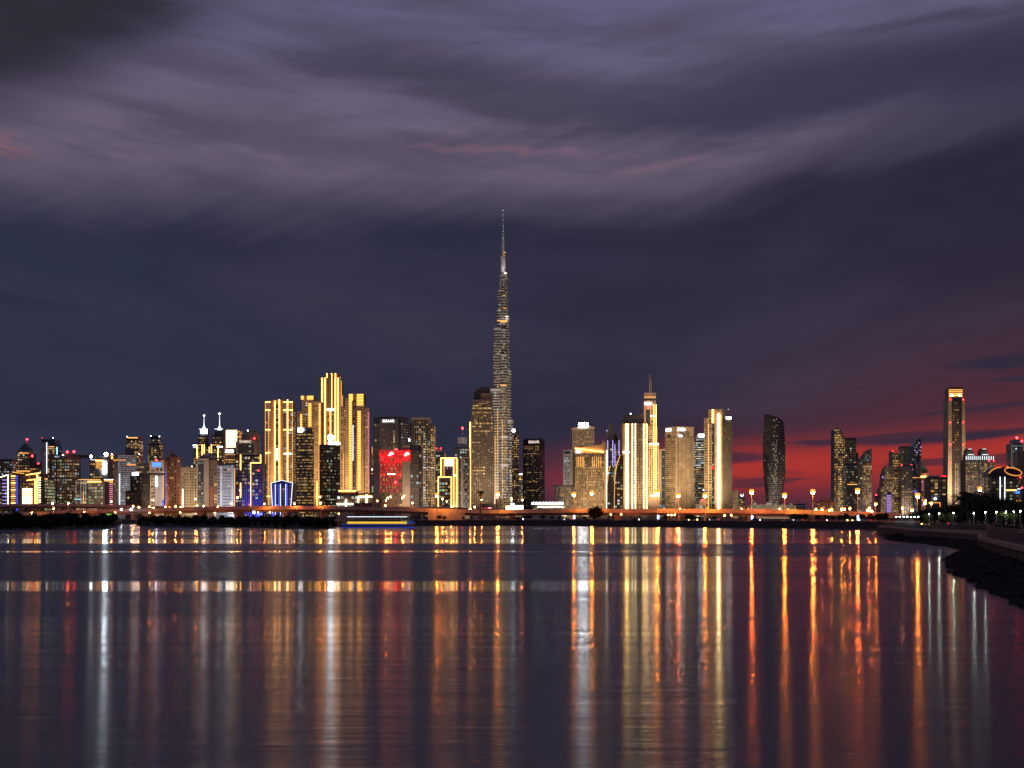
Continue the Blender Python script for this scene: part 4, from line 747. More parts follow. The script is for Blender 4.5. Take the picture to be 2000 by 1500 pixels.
for x in (990, 1002, 1013, 1021): MB().tube([(b.fx(x), .7, -1), (b.fx(x), .7, b.z(990))], .3).build('post', STEEL, b.root)
b.done()
b = B('red_billboard', 'red and pink lit roadside billboard left of the bright white billboard', 944, 960, 1340, cat='billboard', short='the red billboard', depth=2)
b.panel(944.5, 953, 991.5, 997.5, em('billboard_red', (1., .06, .05), .9), 'screen', -1., .2); b.panel(953, 960, 991.5, 997.5, em('billboard_pink', (1., .35, .5), 3.), 'screen', -1., .2)
for x in (947, 957): MB().tube([(b.fx(x), .7, -1), (b.fx(x), .7, b.z(994))], .25).build('post', STEEL, b.root)
b.done()
# --- right of centre
b = B('slender_back_tower', 'slender grey tower with pale windows at the left edge of the hotel group', 1099, 1121, 3000, short='the slender grey tower', depth=30)
b.block(1100, 1120, 879, mat=GREY); b.win(1102, 1113, 889, 1003, lit=.42, pal='cool', gain=.7, side=False); b.panel(1102, 1114, 881, 887, DARK, 'glass_band', o1=.2); b.bars(1113.5, 1119.5, 884, 1003, 30, .3, TAUPE); b.flood(.35, 1110, top=885); b.done()
b = B('low_hotel_wing', 'low hotel with an overhanging flat roof left of the gold hotel', 1082, 1123, 2300, short='the low flat-roofed hotel', depth=34)
b.block(1084, 1122, 950, mat=TAUPE); b.block(1082, 1123, 947.5, 950.1, mat=DKGREY, name='roof', inset=-3); b.win(1085, 1121, 952, 1003, lit=.45, pal='gold', cw=3.2, gain=.8); b.fins(1084, 1122, 950, 1003, 11, .25, SAND); b.flood(.6, 1103, top=950); b.done()
b = B('white_crowned_tower', 'gold-windowed tower topped by a dazzling white sign', 1117, 1161, 3000, short='the white-crowned tower', depth=36)
b.block(1118, 1160, 839, mat=TAUPE); b.poly([(1116.5,840),(1161,838),(1161,834),(1148,831),(1116.5,836)], mat=SAND, name='roof', inset=-2); b.panel(1130, 1148, 826, 834.5, EWB, 'sign', inset=-1.6, o1=1.); b.win(1119, 1159, 843, 1003, lit=.52, pal='gold', cw=3.6, gain=.75); b.fins(1118, 1160, 842, 1003, 11, .25, SAND); b.flood(.7, 1138, top=840); b.done()
b = B('wedge_crowned_hotel', 'gold hotel slab under a sloping wedge crown with a bright gold underside line', 1119, 1187, 2400, short='the wedge-crowned gold hotel', depth=40)
b.block(1122, 1183, 885, mat=TAUPE); b.poly([(1122,885.2),(1182,885.2),(1182,862),(1178,860),(1175,868),(1123,875.5)], mat=SAND, name='wedge_crown', inset=3); b.slant(1123, 875.6, 1181, 882.6, 1.8, inset=3, out=3.6); b.block(1179.5, 1186, 864, mat=SAND, name='stair_tower', inset=-3); b.vs(1185.3, 880, 985, 1., EWW, inset=-3); b.panel(1126, 1134, 881, 884, EW, 'sign')
b.fins(1123, 1180, 886, 1003, 18, .3, SAND, 1.2); b.win(1123, 1180, 900, 1003, lit=.72, pal='gold', cw=2.6, gain=1.15, side=False); b.win(1123, 1180, 887, 900, lit=.25, pal='gold', cw=2.6, side=False)
for x in (1127, 1130.3, 1133.6, 1137, 1140, 1157.5, 1161, 1165, 1169, 1173.5): b.vs(x, 892, 912, .9, EGS, out=1.6)
b.flood(1.1, 1152, color=(1., .66, .34), top=880); b.done()
b = B('sail_spire_tower', 'dark glass tower with a leaf-shaped pointed crown and violet light columns', 1183, 1213, 2800, short='the leaf-crowned violet tower', depth=30)
b.block(1185, 1211, 862, mat=DARK); b.poly([(1187,862.2),(1199,862.2),(1198.5,845),(1196,833),(1192.5,825),(1189,835),(1187.3,847)], mat=TAUPE, name='leaf_crown', inset=4, depth=20); b.poly([(1199,862.2),(1208,862.2),(1206,852),(1201,845)], mat=DARK, name='crown_step', inset=8, depth=20)
for x, ya, yb_ in ((1187, 860, 915), (1196.8, 860, 910), (1201, 870, 910), (1209, 860, 890)): b.vs(x, ya, yb_, 1.1, em('led_lilac', (.48, .40, 1.), 1.7))
b.win(1195, 1203, 866, 905, lit=.7, pal='violet', cw=2.6, gain=.9, side=False); b.win(1186, 1211, 866, 1003, lit=.12, pal='mix', side=False); b.mast(1185.3, 841, 862, .5, .3, inset=4); b.red(1185.3, 841, .9, inset=4, mat=EWS); b.flood(.5, 1195, top=840); b.done()
b = B('curved_glass_pair', 'dark glass building of two curved shells edged with thin pale lines', 1183, 1217, 2300, short='the curved glass shells', depth=30)
c1 = [(1185,1006),(1200,1006),(1199,940),(1196,918),(1192.5,910),(1188.5,922),(1186,945)]; c2 = [(1199,1006),(1217,1006),(1217,890),(1211.5,889),(1206,902),(1202,922),(1200,945)]
b.poly(c1, mat=DARK, name='shell'); b.poly(c2, mat=TEAL, name='shell', inset=-4)
b.win(1186, 1199, 915, 1003, lit=.25, pal='mix', clip=c1); b.win(1199, 1216.5, 893, 1003, inset=-4, lit=.3, pal='mix', clip=c2, band=.12)
for a_, c_ in zip(c2[3:], c2[4:]): b.slant(*a_, *c_, .8, EGS, inset=-4)
b.slant(1200, 945, 1199, 1000, .8, EGS, inset=-4); b.slant(1192.5, 910, 1188.5, 922, .8, EGS); b.slant(1188.5, 922, 1186, 945, .8, EGS); b.vs(1184.6, 890, 1000, .9, EWW); b.done()
b = B('line_lit_gold_tower', 'broad gold tower ruled by pairs of full-height pale gold lines', 1214, 1266, 2480, short='the ruled gold tower', depth=42)
b.block(1215, 1264, 827, mat=SAND, name='body'); b.block(1220, 1259, 809, 827.1, mat=TAUPE, name='plant_room', inset=8); b.block(1217, 1222, 817, 827.1, mat=TAUPE, name='roof_step', inset=5)
for x, w_ in ((1223, 1.5), (1226.3, 1.1), (1257, 1.5), (1263, 1.1)): b.vs(x, 828, 1000, w_, em('led_lemon', (1., .62, .18), 15.))
for x in (1235, 1241): b.vs(x, 827, 1000, 1., EWW)
b.hs(1217, 1229, 883, 3., EWW, out=1.2); b.panel(1228.5, 1234, 830, 1003, TAUPE, 'recess_panel', o1=.3); b.win(1236, 1240.6, 830, 1003, lit=.35, pal='warm', cw=2.8, side=False); b.win(1243, 1256, 830, 1003, lit=.16, pal='warm', cw=2.8, side=False); b.fins(1243, 1256, 828, 1003, 5, .3, TAUPE, 1.); b.win(1258.5, 1262, 830, 1003, lit=.5, pal='gold', side=False); b.red(1232.5, 807.5, 1., 809, 10, EW); b.flood(1.3, 1238, color=(1., .64, .30), top=830); b.done()
b = B('masted_crown_tower', 'tall slim stone tower with lit crown arches and a long thin mast', 1256, 1288, 2900, short='the masted crown tower', depth=34)
b.block(1258, 1281, 782, mat=SAND, name='upper_shaft', inset=3); b.block(1259, 1281.5, 766.5, 782.1, mat=SAND, name='crown', inset=5, depth=30); b.block(1263, 1284, 833, mat=SAND, name='shaft', inset=0); b.block(1262, 1286.5, 866, mat=SAND, name='lower_shaft', inset=-4); b.block(1265, 1288, 967, mat=SAND, name='base', inset=-8)
b.mast(1269.5, 731, 767, 1.3, .8, SAND, inset=5.5); b.mast(1272.3, 738, 767, .7, .4, SAND, inset=5.5, name='mast'); b.panel(1260, 1273, 786, 790, EW, 'sign', inset=3); b.red(1267, 796, 1.7, inset=2.6)
for y, x0, x1, ins in ((812, 1271, 1281, 3), (867, 1268, 1286, -4), (968, 1269, 1287, -8)):
    for k in range(3): b.hs(x0+k*(x1-x0)/3+.3, x0+(k+1)*(x1-x0)/3-.3, y, 2.2, EWW, inset=ins, out=1.2); b.vs(x0+(k+.5)*(x1-x0)/3, y, y+8, .8, EGS, inset=ins, out=1.2)
for x in (1276.5, 1281): b.vs(x, 790, 990, .8, EG, inset=-5)
for x in (1268, 1272.5, 1285.5): b.vs(x, 870, 990, .7, EGS, inset=-5)
b.panel(1262, 1270, 800, 830, DARK, 'glass_slot', inset=3, o1=.2); b.win(1272, 1281, 795, 830, inset=3, lit=.4, pal='gold', side=False); b.win(1264, 1284, 835, 865, lit=.25, pal='gold', side=False); b.win(1263, 1286, 872, 1003, inset=-4, lit=.25, pal='gold', side=False); b.hs(1259, 1281, 775, 1.4, EGS, inset=5); b.flood(1.2, 1271, color=(1., .66, .36), top=785); b.flood(1., 1271, color=(1., .74, .5), top=640, dist=120); b.done()
b = B('green_glass_block', 'dim green glass block standing back between two beige towers', 1286, 1304, 2900, short='the dim green block', depth=30)
b.block(1286, 1304, 877, mat=TAUPE); b.panel(1292, 1303, 880, 1000, TEAL, 'glass_face', o1=.2); b.win(1293, 1303, 881, 1000, inset=-.3, lit=.3, pal='green', gain=.6, side=False); b.win(1287, 1303, 985, 1003, lit=.6, pal='cool', out=.5, side=False); b.done()
b = B('beige_grid_tower', 'broad beige tower with blank crown, two white signs and dense vertical ribs', 1302, 1357, 2500, split=1321, th=62, short='the ribbed beige tower')
b.block(1302, 1357, 833, mat=SAND); b.panel(1304, 1312, 836.5, 840.5, EW, 'sign'); b.panel(1324, 1338, 836.5, 840.5, EW, 'sign'); b.fins(1327, 1346, 842, 853, 9, .45, DARK, .5); b.win(1303.5, 1320, 856, 1003, lit=.5, pal='gold', cw=3, gain=.8, fill=(.9,.55)); b.bars(1303, 1320.5, 855, 1003, 38, .4, SAND, .9); b.win(1322, 1356, 855, 1003, lit=.16, pal='mix', cw=4.2, fill=(.85,.85)); b.fins(1321, 1356, 854, 1003, 13, .42, SAND, 1.2); b.panel(1306, 1311, 848, 853, DARK, 'louvre', o1=.4); b.hs(1326, 1332, 851, 2, EW, out=1.4); b.flood(1.25, 1322, color=(1., .68, .38), top=835); b.flood(.8, 1342, color=(1., .68, .38), top=835); b.done()
b = B('white_floor_tower', 'curved tower of brightly lit white floors between two beige towers', 1354, 1381, 2900, short='the white-floored tower', depth=34)
c_ = capsule(b.fx(1369), 18, 13*b.m, 17, 20); MB().prism(c_, -1, b.z(862)).build('drum', DARK, b.root); c3 = capsule(b.fx(1371), 18, 9.5*b.m, 15, 20); MB().prism(c3, b.z(862)-.1, b.z(850)).build('upper_drum', DARK, b.root)
for i in range(10, 20): b.wl(c_[i], c_[(i+1)%20], b.z(915), b.z(863), lit=.95, pal='white', gain=1.2, fill=(1.,.42), fh=3.4); b.wl(c_[i], c_[(i+1)%20], 2, b.z(915), lit=.55, pal='mix', gain=.8, fill=(.9,.5)); b.wl(c3[i], c3[(i+1)%20], b.z(861), b.z(851), lit=.9, pal='white', fill=(1.,.5))
b.panel(1364, 1379, 848, 853, EW, 'sign', inset=1.); b.done()
b = B('low_arch_block', 'low block with a pale rounded gable at the foot of the white-floored tower', 1358, 1380, 2250, short='the low gabled block', depth=24)
b.poly([(1359,1006),(1379,1006),(1379,985),(1375,978),(1371,975),(1367,978),(1364,985),(1359,985)], mat=SAND, name='body'); b.win(1360, 1378, 987, 1003, lit=.4, pal='mix'); b.red(1372.5, 976, 1.6, inset=-1.); b.red(1374.5, 957, 1.9, 976, 3, EWS); b.flood(.8, 1369, top=980); b.done()
b = B('bright_line_tower', 'beige stepped tower split by one dazzling full-height gold line', 1377, 1433, 2480, split=1411, th=38, short='the bright-line beige tower')
b.block(1386, 1419, 799, yb=815.1, mat=SAND, name='crown', inset=0.); b.block(1378, 1432, 815, mat=SAND, name='body'); b.vs(1404.6, 808, 1000, 2.1, em('led_blaze', (1., .66, .26), 20.), out=1.4); b.vs(1394, 799, 825, 1.8, out=1.3); b.win(1379, 1391, 818, 1003, lit=.35, pal='gold', cw=3, gain=.7, fill=(.85,.6)); b.bars(1379, 1384, 817, 1003, 44, .4, SAND, .9); b.vs(1386, 826, 1000, .9, EGS); b.panel(1392, 1397, 828, 1000, DARK, 'glass_bay', o1=.2); b.win(1392.3, 1396.8, 830, 1000, inset=-.3, lit=.25, pal='green', cw=2.6)
b.win(1412, 1431, 826, 1003, lit=.18, pal='mix', cw=3.4, fill=(.8,.8)); b.fins(1411, 1432, 822, 1003, 10, .35, TAUPE, .9); b.panel(1420, 1430, 813, 817.5, EW, 'sign'); b.win(1388, 1393, 801, 815, lit=.2, fill=(.8,.5)); b.red(1419.5, 800, .8, 802, 3, EWS); b.panel(1393, 1396, 910, 916, em('screen_small_red', (1., .05, .04), 1.4), 'screen', inset=-.4); b.flood(1.25, 1398, color=(1., .68, .38), top=805); b.flood(.35, 1424, color=(1., .80, .62), top=820); b.done()
b = B('small_ribbed_block', 'small ribbed block at the right foot of the bright-line tower', 1431, 1444, 2600, short='the small ribbed block', depth=22)
b.block(1432, 1441, 957, mat=SAND); b.block(1438, 1443, 968, mat=TAUPE, name='wing', inset=3); b.fins(1432, 1441, 958, 1003, 4, .35, SAND, .8); b.win(1432, 1441, 960, 1003, lit=.3, pal='warm'); b.flood(.6, 1436, top=960, dist=40); b.done()
b = B('crescent_sign_block', 'dim low block carrying a small blue-white crescent sign', 1443, 1456, 3000, short='the crescent-sign block', depth=22)
b.block(1444, 1455, 969, mat=DKGREY); b.win(1444, 1455, 974, 1003, lit=.3, pal='amber')
mb_ = MB()
for k in range(9): a = R(150+24*k); mb_.box(b.fx(1449)+2.4*b.m*math.cos(a)-.7, b.fx(1449)+2.4*b.m*math.cos(a)+.7, -.8, -.2, b.z(967)+2.4*b.m*math.sin(a)-.7, b.z(967)+2.4*b.m*math.sin(a)+.7)
mb_.box(b.fx(1451), b.fx(1452), -.8, -.2, b.z(969.5), b.z(964)); mb_.build('crescent_sign', EWS, b.root); b.done()
# twisted tower
b = B('twisted_tower', 'dark tower with a twisting, bulging body standing alone before the red sky', 1490, 1537, 3000, short='the twisted tower', depth=30, cat='building')
def twist_ring(t):
    a = R(-8+62*t); w0 = interp([(0,15.5),(.2,17.5),(.5,21.6),(.75,21.8),(1.001,19.4)], t)*b.m; out = []
    cxt = b.fx(1514.5+1.2*math.sin(t*3.1)); n = 28
    for k in range(n):
        q_ = 6.28318*k/n; c, s__ = math.cos(q_), math.sin(q_); r = 1/(abs(c)**8+abs(s__)**8)**.125
        x, y = .84*w0*r*c, .76*w0*r*s__; out.append((cxt+x*math.cos(a)-y*math.sin(a), 20+x*math.sin(a)+y*math.cos(a)))
    return out
Hh = b.z(815); NR = 46; rings = []
for k in range(NR+1):
    t = k/NR; rings.append([(x, y, -1+(Hh+1)*t-(x-b.fx(1513))*.30*t**10) for x, y in twist_ring(t)])
MB().loft(rings).build('body', BRONZE, b.root); c9 = rings[-1]; MB().loft([[(b.fx(1513)+(p[0]-b.fx(1513))*.85, 20+(p[1]-20)*.85, p[2]+dz) for p in c9] for dz in (-.5, 2.5)]).build('roof_rim', DKGREY, b.root)
bandm = MB()
V_, F_, C_ = b.W
for k in range(NR):
    z0_, z1_ = rings[k][0][2], rings[k+1][0][2]
    ra = [(b.fx(1513)+(p[0]-b.fx(1513))*1.008, 20+(p[1]-20)*1.008) for p in rings[k]]; bandm.prism(ra, z0_, z0_+(z1_-z0_)*.28)
    for i in range(28):
        p, q_ = rings[k][i], rings[k][(i+1) % 28]; p2, q2 = rings[k+1][i], rings[k+1][(i+1) % 28]
        if (p[1]+q_[1])/2 > 26: continue
        for j in range(2):
            t0, t1 = .08+j*.5, .44+j*.5; L = lambda A_, B_, t: tuple((A_[n]+(B_[n]-A_[n])*t-(b.fx(1513) if n == 0 else 20 if n == 1 else 0))*(1.004 if n < 2 else 1)+(b.fx(1513) if n == 0 else 20 if n == 1 else 0) for n in range(3))
            a0, a1, b0, b1 = L(p, q_, t0), L(p, q_, t1), L(p2, q2, t0), L(p2, q2, t1); mixv = lambda A_, B_, t: tuple(A_[n]+(B_[n]-A_[n])*t for n in range(3))
            kk = len(V_); V_ += [mixv(a0, b0, .35), mixv(a1, b1, .35), mixv(a1, b1, .9), mixv(a0, b0, .9)]; F_.append((kk, kk+1, kk+2, kk+3))
            ph = (.5*(p[0]+q_[0])-b.fx(1513))/(18*b.m); mid_ = math.exp(-((ph-.12-.5*max(0, .35-k/NR))/.2)**2)*(.55 if 10 < k < 38 else .3)+.03
            g_ = (.1+.5*random.random()**2) if random.random() < mid_ else 0.; cc = random.choice((WARM, WARM, COOL, GOLD)); C_.append((cc[0]*g_, cc[1]*g_, cc[2]*g_, 1.))
bandm.build('floor_band', pm('bronze_band', (.13, .105, .085), .5), b.root, 'stuff'); b.block(1496, 1535, 994, mat=DKGREY, name='podium', inset=-6); b.flood(1.1, 1505, color=(1., .8, .68), top=830); b.done()
b = B('ornate_villa_block', 'long low ornate block with pale arched gables under the twisted tower', 1462, 1552, 2300, short='the ornate gabled block', depth=24)
b.block(1464, 1550, 986, mat=TAUPE)
for x, w_, h_ in ((1474, 8, 981), (1486, 4, 984), (1500, 9, 981), (1515, 6, 983), (1530, 5, 984), (1546, 5, 983)): b.poly([(x-w_/2,986.1),(x+w_/2,986.1),(x+w_/2*.8,h_+2),(x,h_),(x-w_/2*.8,h_+2)], mat=SAND, name='gable', inset=-.6, depth=8)
b.poly([(1470,981.3),(1479,981.3),(1476,977),(1473,977)], mat=DKGREY, name='roof', inset=4, depth=16); b.win(1465, 1549, 987, 1002, lit=.5, pal='green', gain=.35, cw=4); b.flood(.5, 1490, color=(1., .8, .6), top=985); b.flood(.5, 1530, color=(1., .8, .6), top=985); b.done()
b = B('low_grey_shed', 'long dark flat shed beyond the ornate block', 1536, 1574, 2700, short='the dark flat shed', depth=24)
b.block(1537, 1573, 983, mat=DKGREY); b.bars(1537, 1573, 983, 990, 2, .5, GREY); b.win(1537, 1573, 986, 1003, lit=.06, pal='warm'); b.done()
b = B('low_orange_block', 'low orange-windowed block left of the slanted gold tower', 1600, 1633, 2600, short='the low orange block', depth=24)
b.block(1602, 1631, 980, mat=RUST); b.block(1608, 1624, 976, 980.1, mat=RUST, name='attic', inset=3); b.win(1602, 1631, 982, 1003, lit=.5, pal='amber', gain=.7, cw=3.4); b.flood(.6, 1616, color=(1., .5, .25), top=980); b.done()
# --- right cluster of slant-cut towers
def slab_tower(name, label, short, pts, D, mat, wins, dp=30, th=None):
    xs = [p[0] for p in pts]; b = B(name, label, min(xs), max(xs), D, short=short, depth=dp); b.poly(pts, mat=mat, name='body')
    for kw in wins: b.win(min(xs)+.4, max(xs)-.4, min(p[1] for p in pts)+2, 1003, clip=pts, **kw)
    return b
p_ = [(1629,1006),(1651,1006),(1650,858),(1646,847),(1640,838),(1633,836),(1629.5,840)]
b = slab_tower('slant_gold_tower', 'tall curved-top tower with gold windows at the left of the right cluster', 'the curved-top gold tower', p_, 2800, BRONZE, [dict(lit=.5, pal='gold', cw=2.6, gain=.75)]); b.win(1637, 1644, 910, 995, lit=.95, pal='gold', gain=1.5, cw=2.6, out=.15, side=False); b.win(1630, 1643, 848, 866, lit=.75, pal='gold', gain=1.2, cw=2.6, out=.15, side=False); b.slant(1640, 838, 1650, 857, 1.2, DKGREY, name='roof_edge'); b.flood(.4, 1640, top=850); b.done()
b = B('dark_plain_tower', 'black unlit slab tower with two steps behind the slanted gold tower', 1648, 1678, 2900, short='the black slab tower', depth=30)
b.block(1651, 1672, 855, mat=DARK); b.block(1671, 1677, 884, mat=DARK, name='step', inset=3); b.win(1651, 1672, 860, 1003, lit=.07, pal='green'); b.fins(1651, 1672, 857, 1003, 7, .15, DKGREY); b.done()
b = B('dark_front_block', 'lower dark glass block with one lit floor line before the black slab', 1652, 1676, 2700, short='the lower dark glass block', depth=26)
b.block(1653, 1675, 906, mat=BLUEG); b.win(1653, 1675, 909, 1003, lit=.25, pal='mix', cw=3, gain=.55); b.fins(1653, 1675, 907, 1003, 7, .2, DKGREY); b.hs(1655, 1674, 946, 1.4, EGS); b.done()
p_ = [(1676,1006),(1704,1006),(1703,876),(1696,880),(1684,896),(1677,902)]
b = slab_tower('slant_rose_tower', 'tower slanting up to the right with rosy glittering windows', 'the rosy slanted tower', p_, 2750, DKGREY, [dict(lit=.1, pal='cool', cw=3)]); p2 = [(1684,1003),(1703,1003),(1702.5,903),(1694,903),(1684,908)]; b.poly(p2, mat=TAUPE, name='bright_face', inset=-1.2, depth=6); b.win(1684.4, 1702.6, 904, 1003, inset=-1.2, clip=p2, lit=.62, pal='warm', cw=2.4, gain=.75); b.win(1689, 1702, 886, 901, lit=.6, pal='cool', gain=.5, clip=p_); b.slant(1677, 902, 1703, 876.5, 1.4, DKGREY, name='roof_edge'); b.flood(.4, 1693, color=(1., .66, .58), top=900); b.done()
b = B('small_beacon_crane', 'thin construction mast with a red light between the two slanted clusters', 1709, 1714, 2400, cat='mast', short='the thin red-lit mast', depth=4)
MB().box(-.8, .8, 0, 1.6, -1, b.z(968)).build('mast', BROWN, b.root); MB().box(-4, 7, .2, 1.2, b.z(970), b.z(969)).build('jib', BROWN, b.root); b.red(1711.5, 966.5, 1.3, inset=.8); b.done()
p_ = [(1720,1006),(1747,1006),(1746,918),(1743,911),(1738,909),(1731,914),(1727,926),(1725,950),(1721,955)]
b = slab_tower('gabled_glitter_tower', 'glittering tower with a pointed gable top and a stepped left shoulder', 'the gabled glittering tower', p_, 2650, TAUPE, [dict(lit=.42, pal='warm', cw=2.6, gain=.6)]); b.red(1724, 932, 1.3, inset=-.6, mat=EV); b.flood(.4, 1734, top=920); b.done()
b = B('violet_lit_drum', 'small round tower glowing violet with a domed top', 1733, 1743, 2200, short='the violet drum', depth=8)
c_ = capsule(0, 5, 3.6*b.m, 3.6*b.m, 16); MB().prism(c_, -1, b.z(966)).prism(c_, b.z(966), b.z(960), [(p[0]*.5, 5+(p[1]-5)*.5) for p in c_]).build('drum', DKGREY, b.root)
for k in range(12): MB().prism([(p[0]*1.05, 5+(p[1]-5)*1.05) for p in c_], b.z(967+2.9*k)-.85, b.z(967+2.9*k)).build('light_ring', em('led_lavender', (.55, .32, 1.), 1.1), b.root)
b.done()
p_ = [(1743,1006),(1764,1006),(1763,906),(1756,894),(1744,881)]
b = slab_tower('slant_left_tower', 'gold-lit tower whose roof slopes down to the right beside the gabled tower', 'the down-sloping gold tower', p_, 2720, BRONZE, [dict(lit=.62, pal='gold', cw=2.5, gain=.95)]); b.poly([(1751,889),(1763,905),(1763,898),(1754,884)], mat=DKGREY, name='roof_screen', inset=4, depth=12); b.slant(1744, 881.5, 1763, 906, 1.3, DKGREY, name='roof_edge'); b.red(1744, 881, .9, 883, 1); b.flood(.5, 1752, top=900); b.done()
b = B('black_twin_slab', 'black flat-topped slab tower behind a dark lower block in the right cluster', 1761, 1785, 2900, short='the black flat-topped slab', depth=28)
b.block(1762, 1784, 871, mat=DARK); b.win(1762, 1784, 876, 1003, lit=.04, pal='warm'); b.fins(1762, 1784, 873, 1003, 7, .15, DKGREY); b.done()
b = B('beacon_pair_block', 'dark block with a red beacon on each roof corner and gold lower windows', 1761, 1783, 2680, short='the two-beacon dark block', depth=26)
b.block(1761.5, 1781.5, 908, mat=BLUEG); b.win(1762, 1781, 911, 958, lit=.12, pal='mix', cw=2.8); b.win(1762, 1781, 958, 1003, lit=.6, pal='gold', cw=2.6, gain=.6); b.fins(1761.5, 1781.5, 909, 1003, 6, .2, TAUPE); b.red(1761.8, 908.5, 1.2, 909, 1); b.red(1780.5, 908.5, 1.2, 909, 1); b.done()
p_ = [(1781,1006),(1800,1006),(1799,858),(1797,855),(1791,859),(1785,872),(1782,890)]
b = slab_tower('slant_violet_tower', 'tall curved-top tower with a few violet lights at the right of its cluster', 'the curved violet-lit tower', p_, 2760, DARK, [dict(lit=.22, pal='white', cw=2.8, gain=.35)]); b.fins(1784, 1799, 892, 1003, 6, .18, DKGREY)
for x, y in ((1787, 880), (1794.5, 865), (1798.5, 873), (1791, 884), (1797, 880)): b.red(x, y, .9, inset=-.5, mat=EV)
b.hs(1782, 1799, 933, 1.1, EO); b.hs(1784, 1797, 960, 4.5, em('led_deep_violet', (.3, .2, 1.), .5)); b.done()
b = B('striped_gable_tower', 'brown tower with a chevron-striped pointed gable and a gold band', 1798, 1817, 2600, short='the chevron-gabled tower', depth=26)
b.block(1799, 1814, 930, mat=BROWN); b.poly([(1799,930.1),(1817,930.1),(1815,921),(1809,911),(1807,903),(1803,902),(1800,906)], mat=TAUPE, name='gable', inset=2)
for k in range(4): b.slant(1801, 922+2*k-6, 1812-k, 928+2*k-8, .8, DKGREY, inset=1.8, name='chevron')
b.hs(1798.5, 1814, 931, 3., EG); b.hs(1790, 1800, 933, 1., EO); b.win(1799.5, 1814, 938, 1003, lit=.35, pal='pink', cw=3.2); b.red(1807, 926, .9, inset=1.5); b.flood(.5, 1806, color=(1., .6, .4), top=920); b.done()
b = B('open_lit_office', 'plain grey office with irregular bright windows left of the tall crowned tower', 1814, 1853, 2500, short='the irregular-windowed office', depth=30)
b.block(1815, 1850, 932, mat=DKGREY); b.block(1818, 1836, 929, 932.1, mat=GREY, name='plant_room', inset=4); b.win(1817, 1848, 936, 968, lit=.34, pal='warm', cw=5, fh=4.5, fill=(.8,.7), gain=1.1); b.bars(1815, 1850, 933, 1003, 12, .3, TAUPE); b.hs(1840, 1848, 930, 1.4, em('led_red', (1., .02, .02), 4.)); b.red(1826, 974, 1.8, inset=-1.5, mat=EW); b.hs(1812, 1836, 982, 1.4, EO); b.vs(1836, 981, 990, 1.2, EO); b.done()
b = B('tall_crowned_tower', 'tallest tower on the right, dark window strip between pale piers under a lit crown', 1849, 1888, 2800, short='the tall crowned tower', depth=34)
P0 = lambda x: b.fx(x)
for nm, xa0, xa1, xb0, xb1, yt, mt, ins in (('pier', 1850.5, 1859, 1852.5, 1859, 776, SAND, 0), ('pier', 1879, 1887.5, 1879, 1884.5, 776, SAND, 0)):
    MB().loft([[(P0(xa0), ins, -1), (P0(xa1), ins, -1), (P0(xa1), 32, -1), (P0(xa0), 32, -1)], [(P0(xb0), ins, b.z(yt)), (P0(xb1), ins, b.z(yt)), (P0(xb1), 32, b.z(yt)), (P0(xb0), 32, b.z(yt))]]).build(nm, mt, b.root)
b.block(1859, 1879, 774, mat=DARK, name='glass_shaft', inset=1.5, depth=31); b.block(1854, 1882, 757, 776.1, mat=TAUPE, name='crown', inset=5, depth=28); b.poly([(1855,777),(1881,777),(1881,776),(1875,774),(1868,773),(1861,774),(1855,776)], mat=TAUPE, name='arch', inset=-.6, depth=4)
for k, y in enumerate((761, 764.5, 768)): b.hs(1854.5, 1881.5, y, 1.6, EGS, inset=5)
b.hs(1856, 1880, 772.5, 3., EG, inset=5); b.panel(1858, 1861, 769, 774, EWW, 'crown_lamp', inset=4.4); b.panel(1874, 1877, 769, 774, EWW, 'crown_lamp', inset=4.4); b.panel(1853.5, 1882.5, 756, 758.4, DKGREY, 'roof_rim', inset=5, o1=1.2)
b.win(1861, 1873, 784, 895, inset=1.5, lit=.14, pal='gold', cw=2.8, gain=1.1, side=False); b.fins(1860, 1877, 780, 1000, 5, .2, BROWN, .6, 1.5); b.bars(1860, 1878, 782, 905, 44, .2, DKGREY, .4, 1.5); b.win(1867, 1870.5, 905, 985, inset=1.2, lit=.9, pal='gold', cw=3, gain=1.3, fill=(.9,.6), side=False); b.fins(1866, 1871.4, 905, 1000, 1, .12, GREY, .8, 1.5)
for y in (780, 825, 868, 903, 943): b.red(1856, y, .9, inset=-.8); b.red(1881, y, .9, inset=-.8)
b.flood(1.3, 1855, color=(1., .76, .46), top=790, dist=50); b.flood(1.3, 1884, color=(1., .66, .36), top=790, dist=50); b.done()
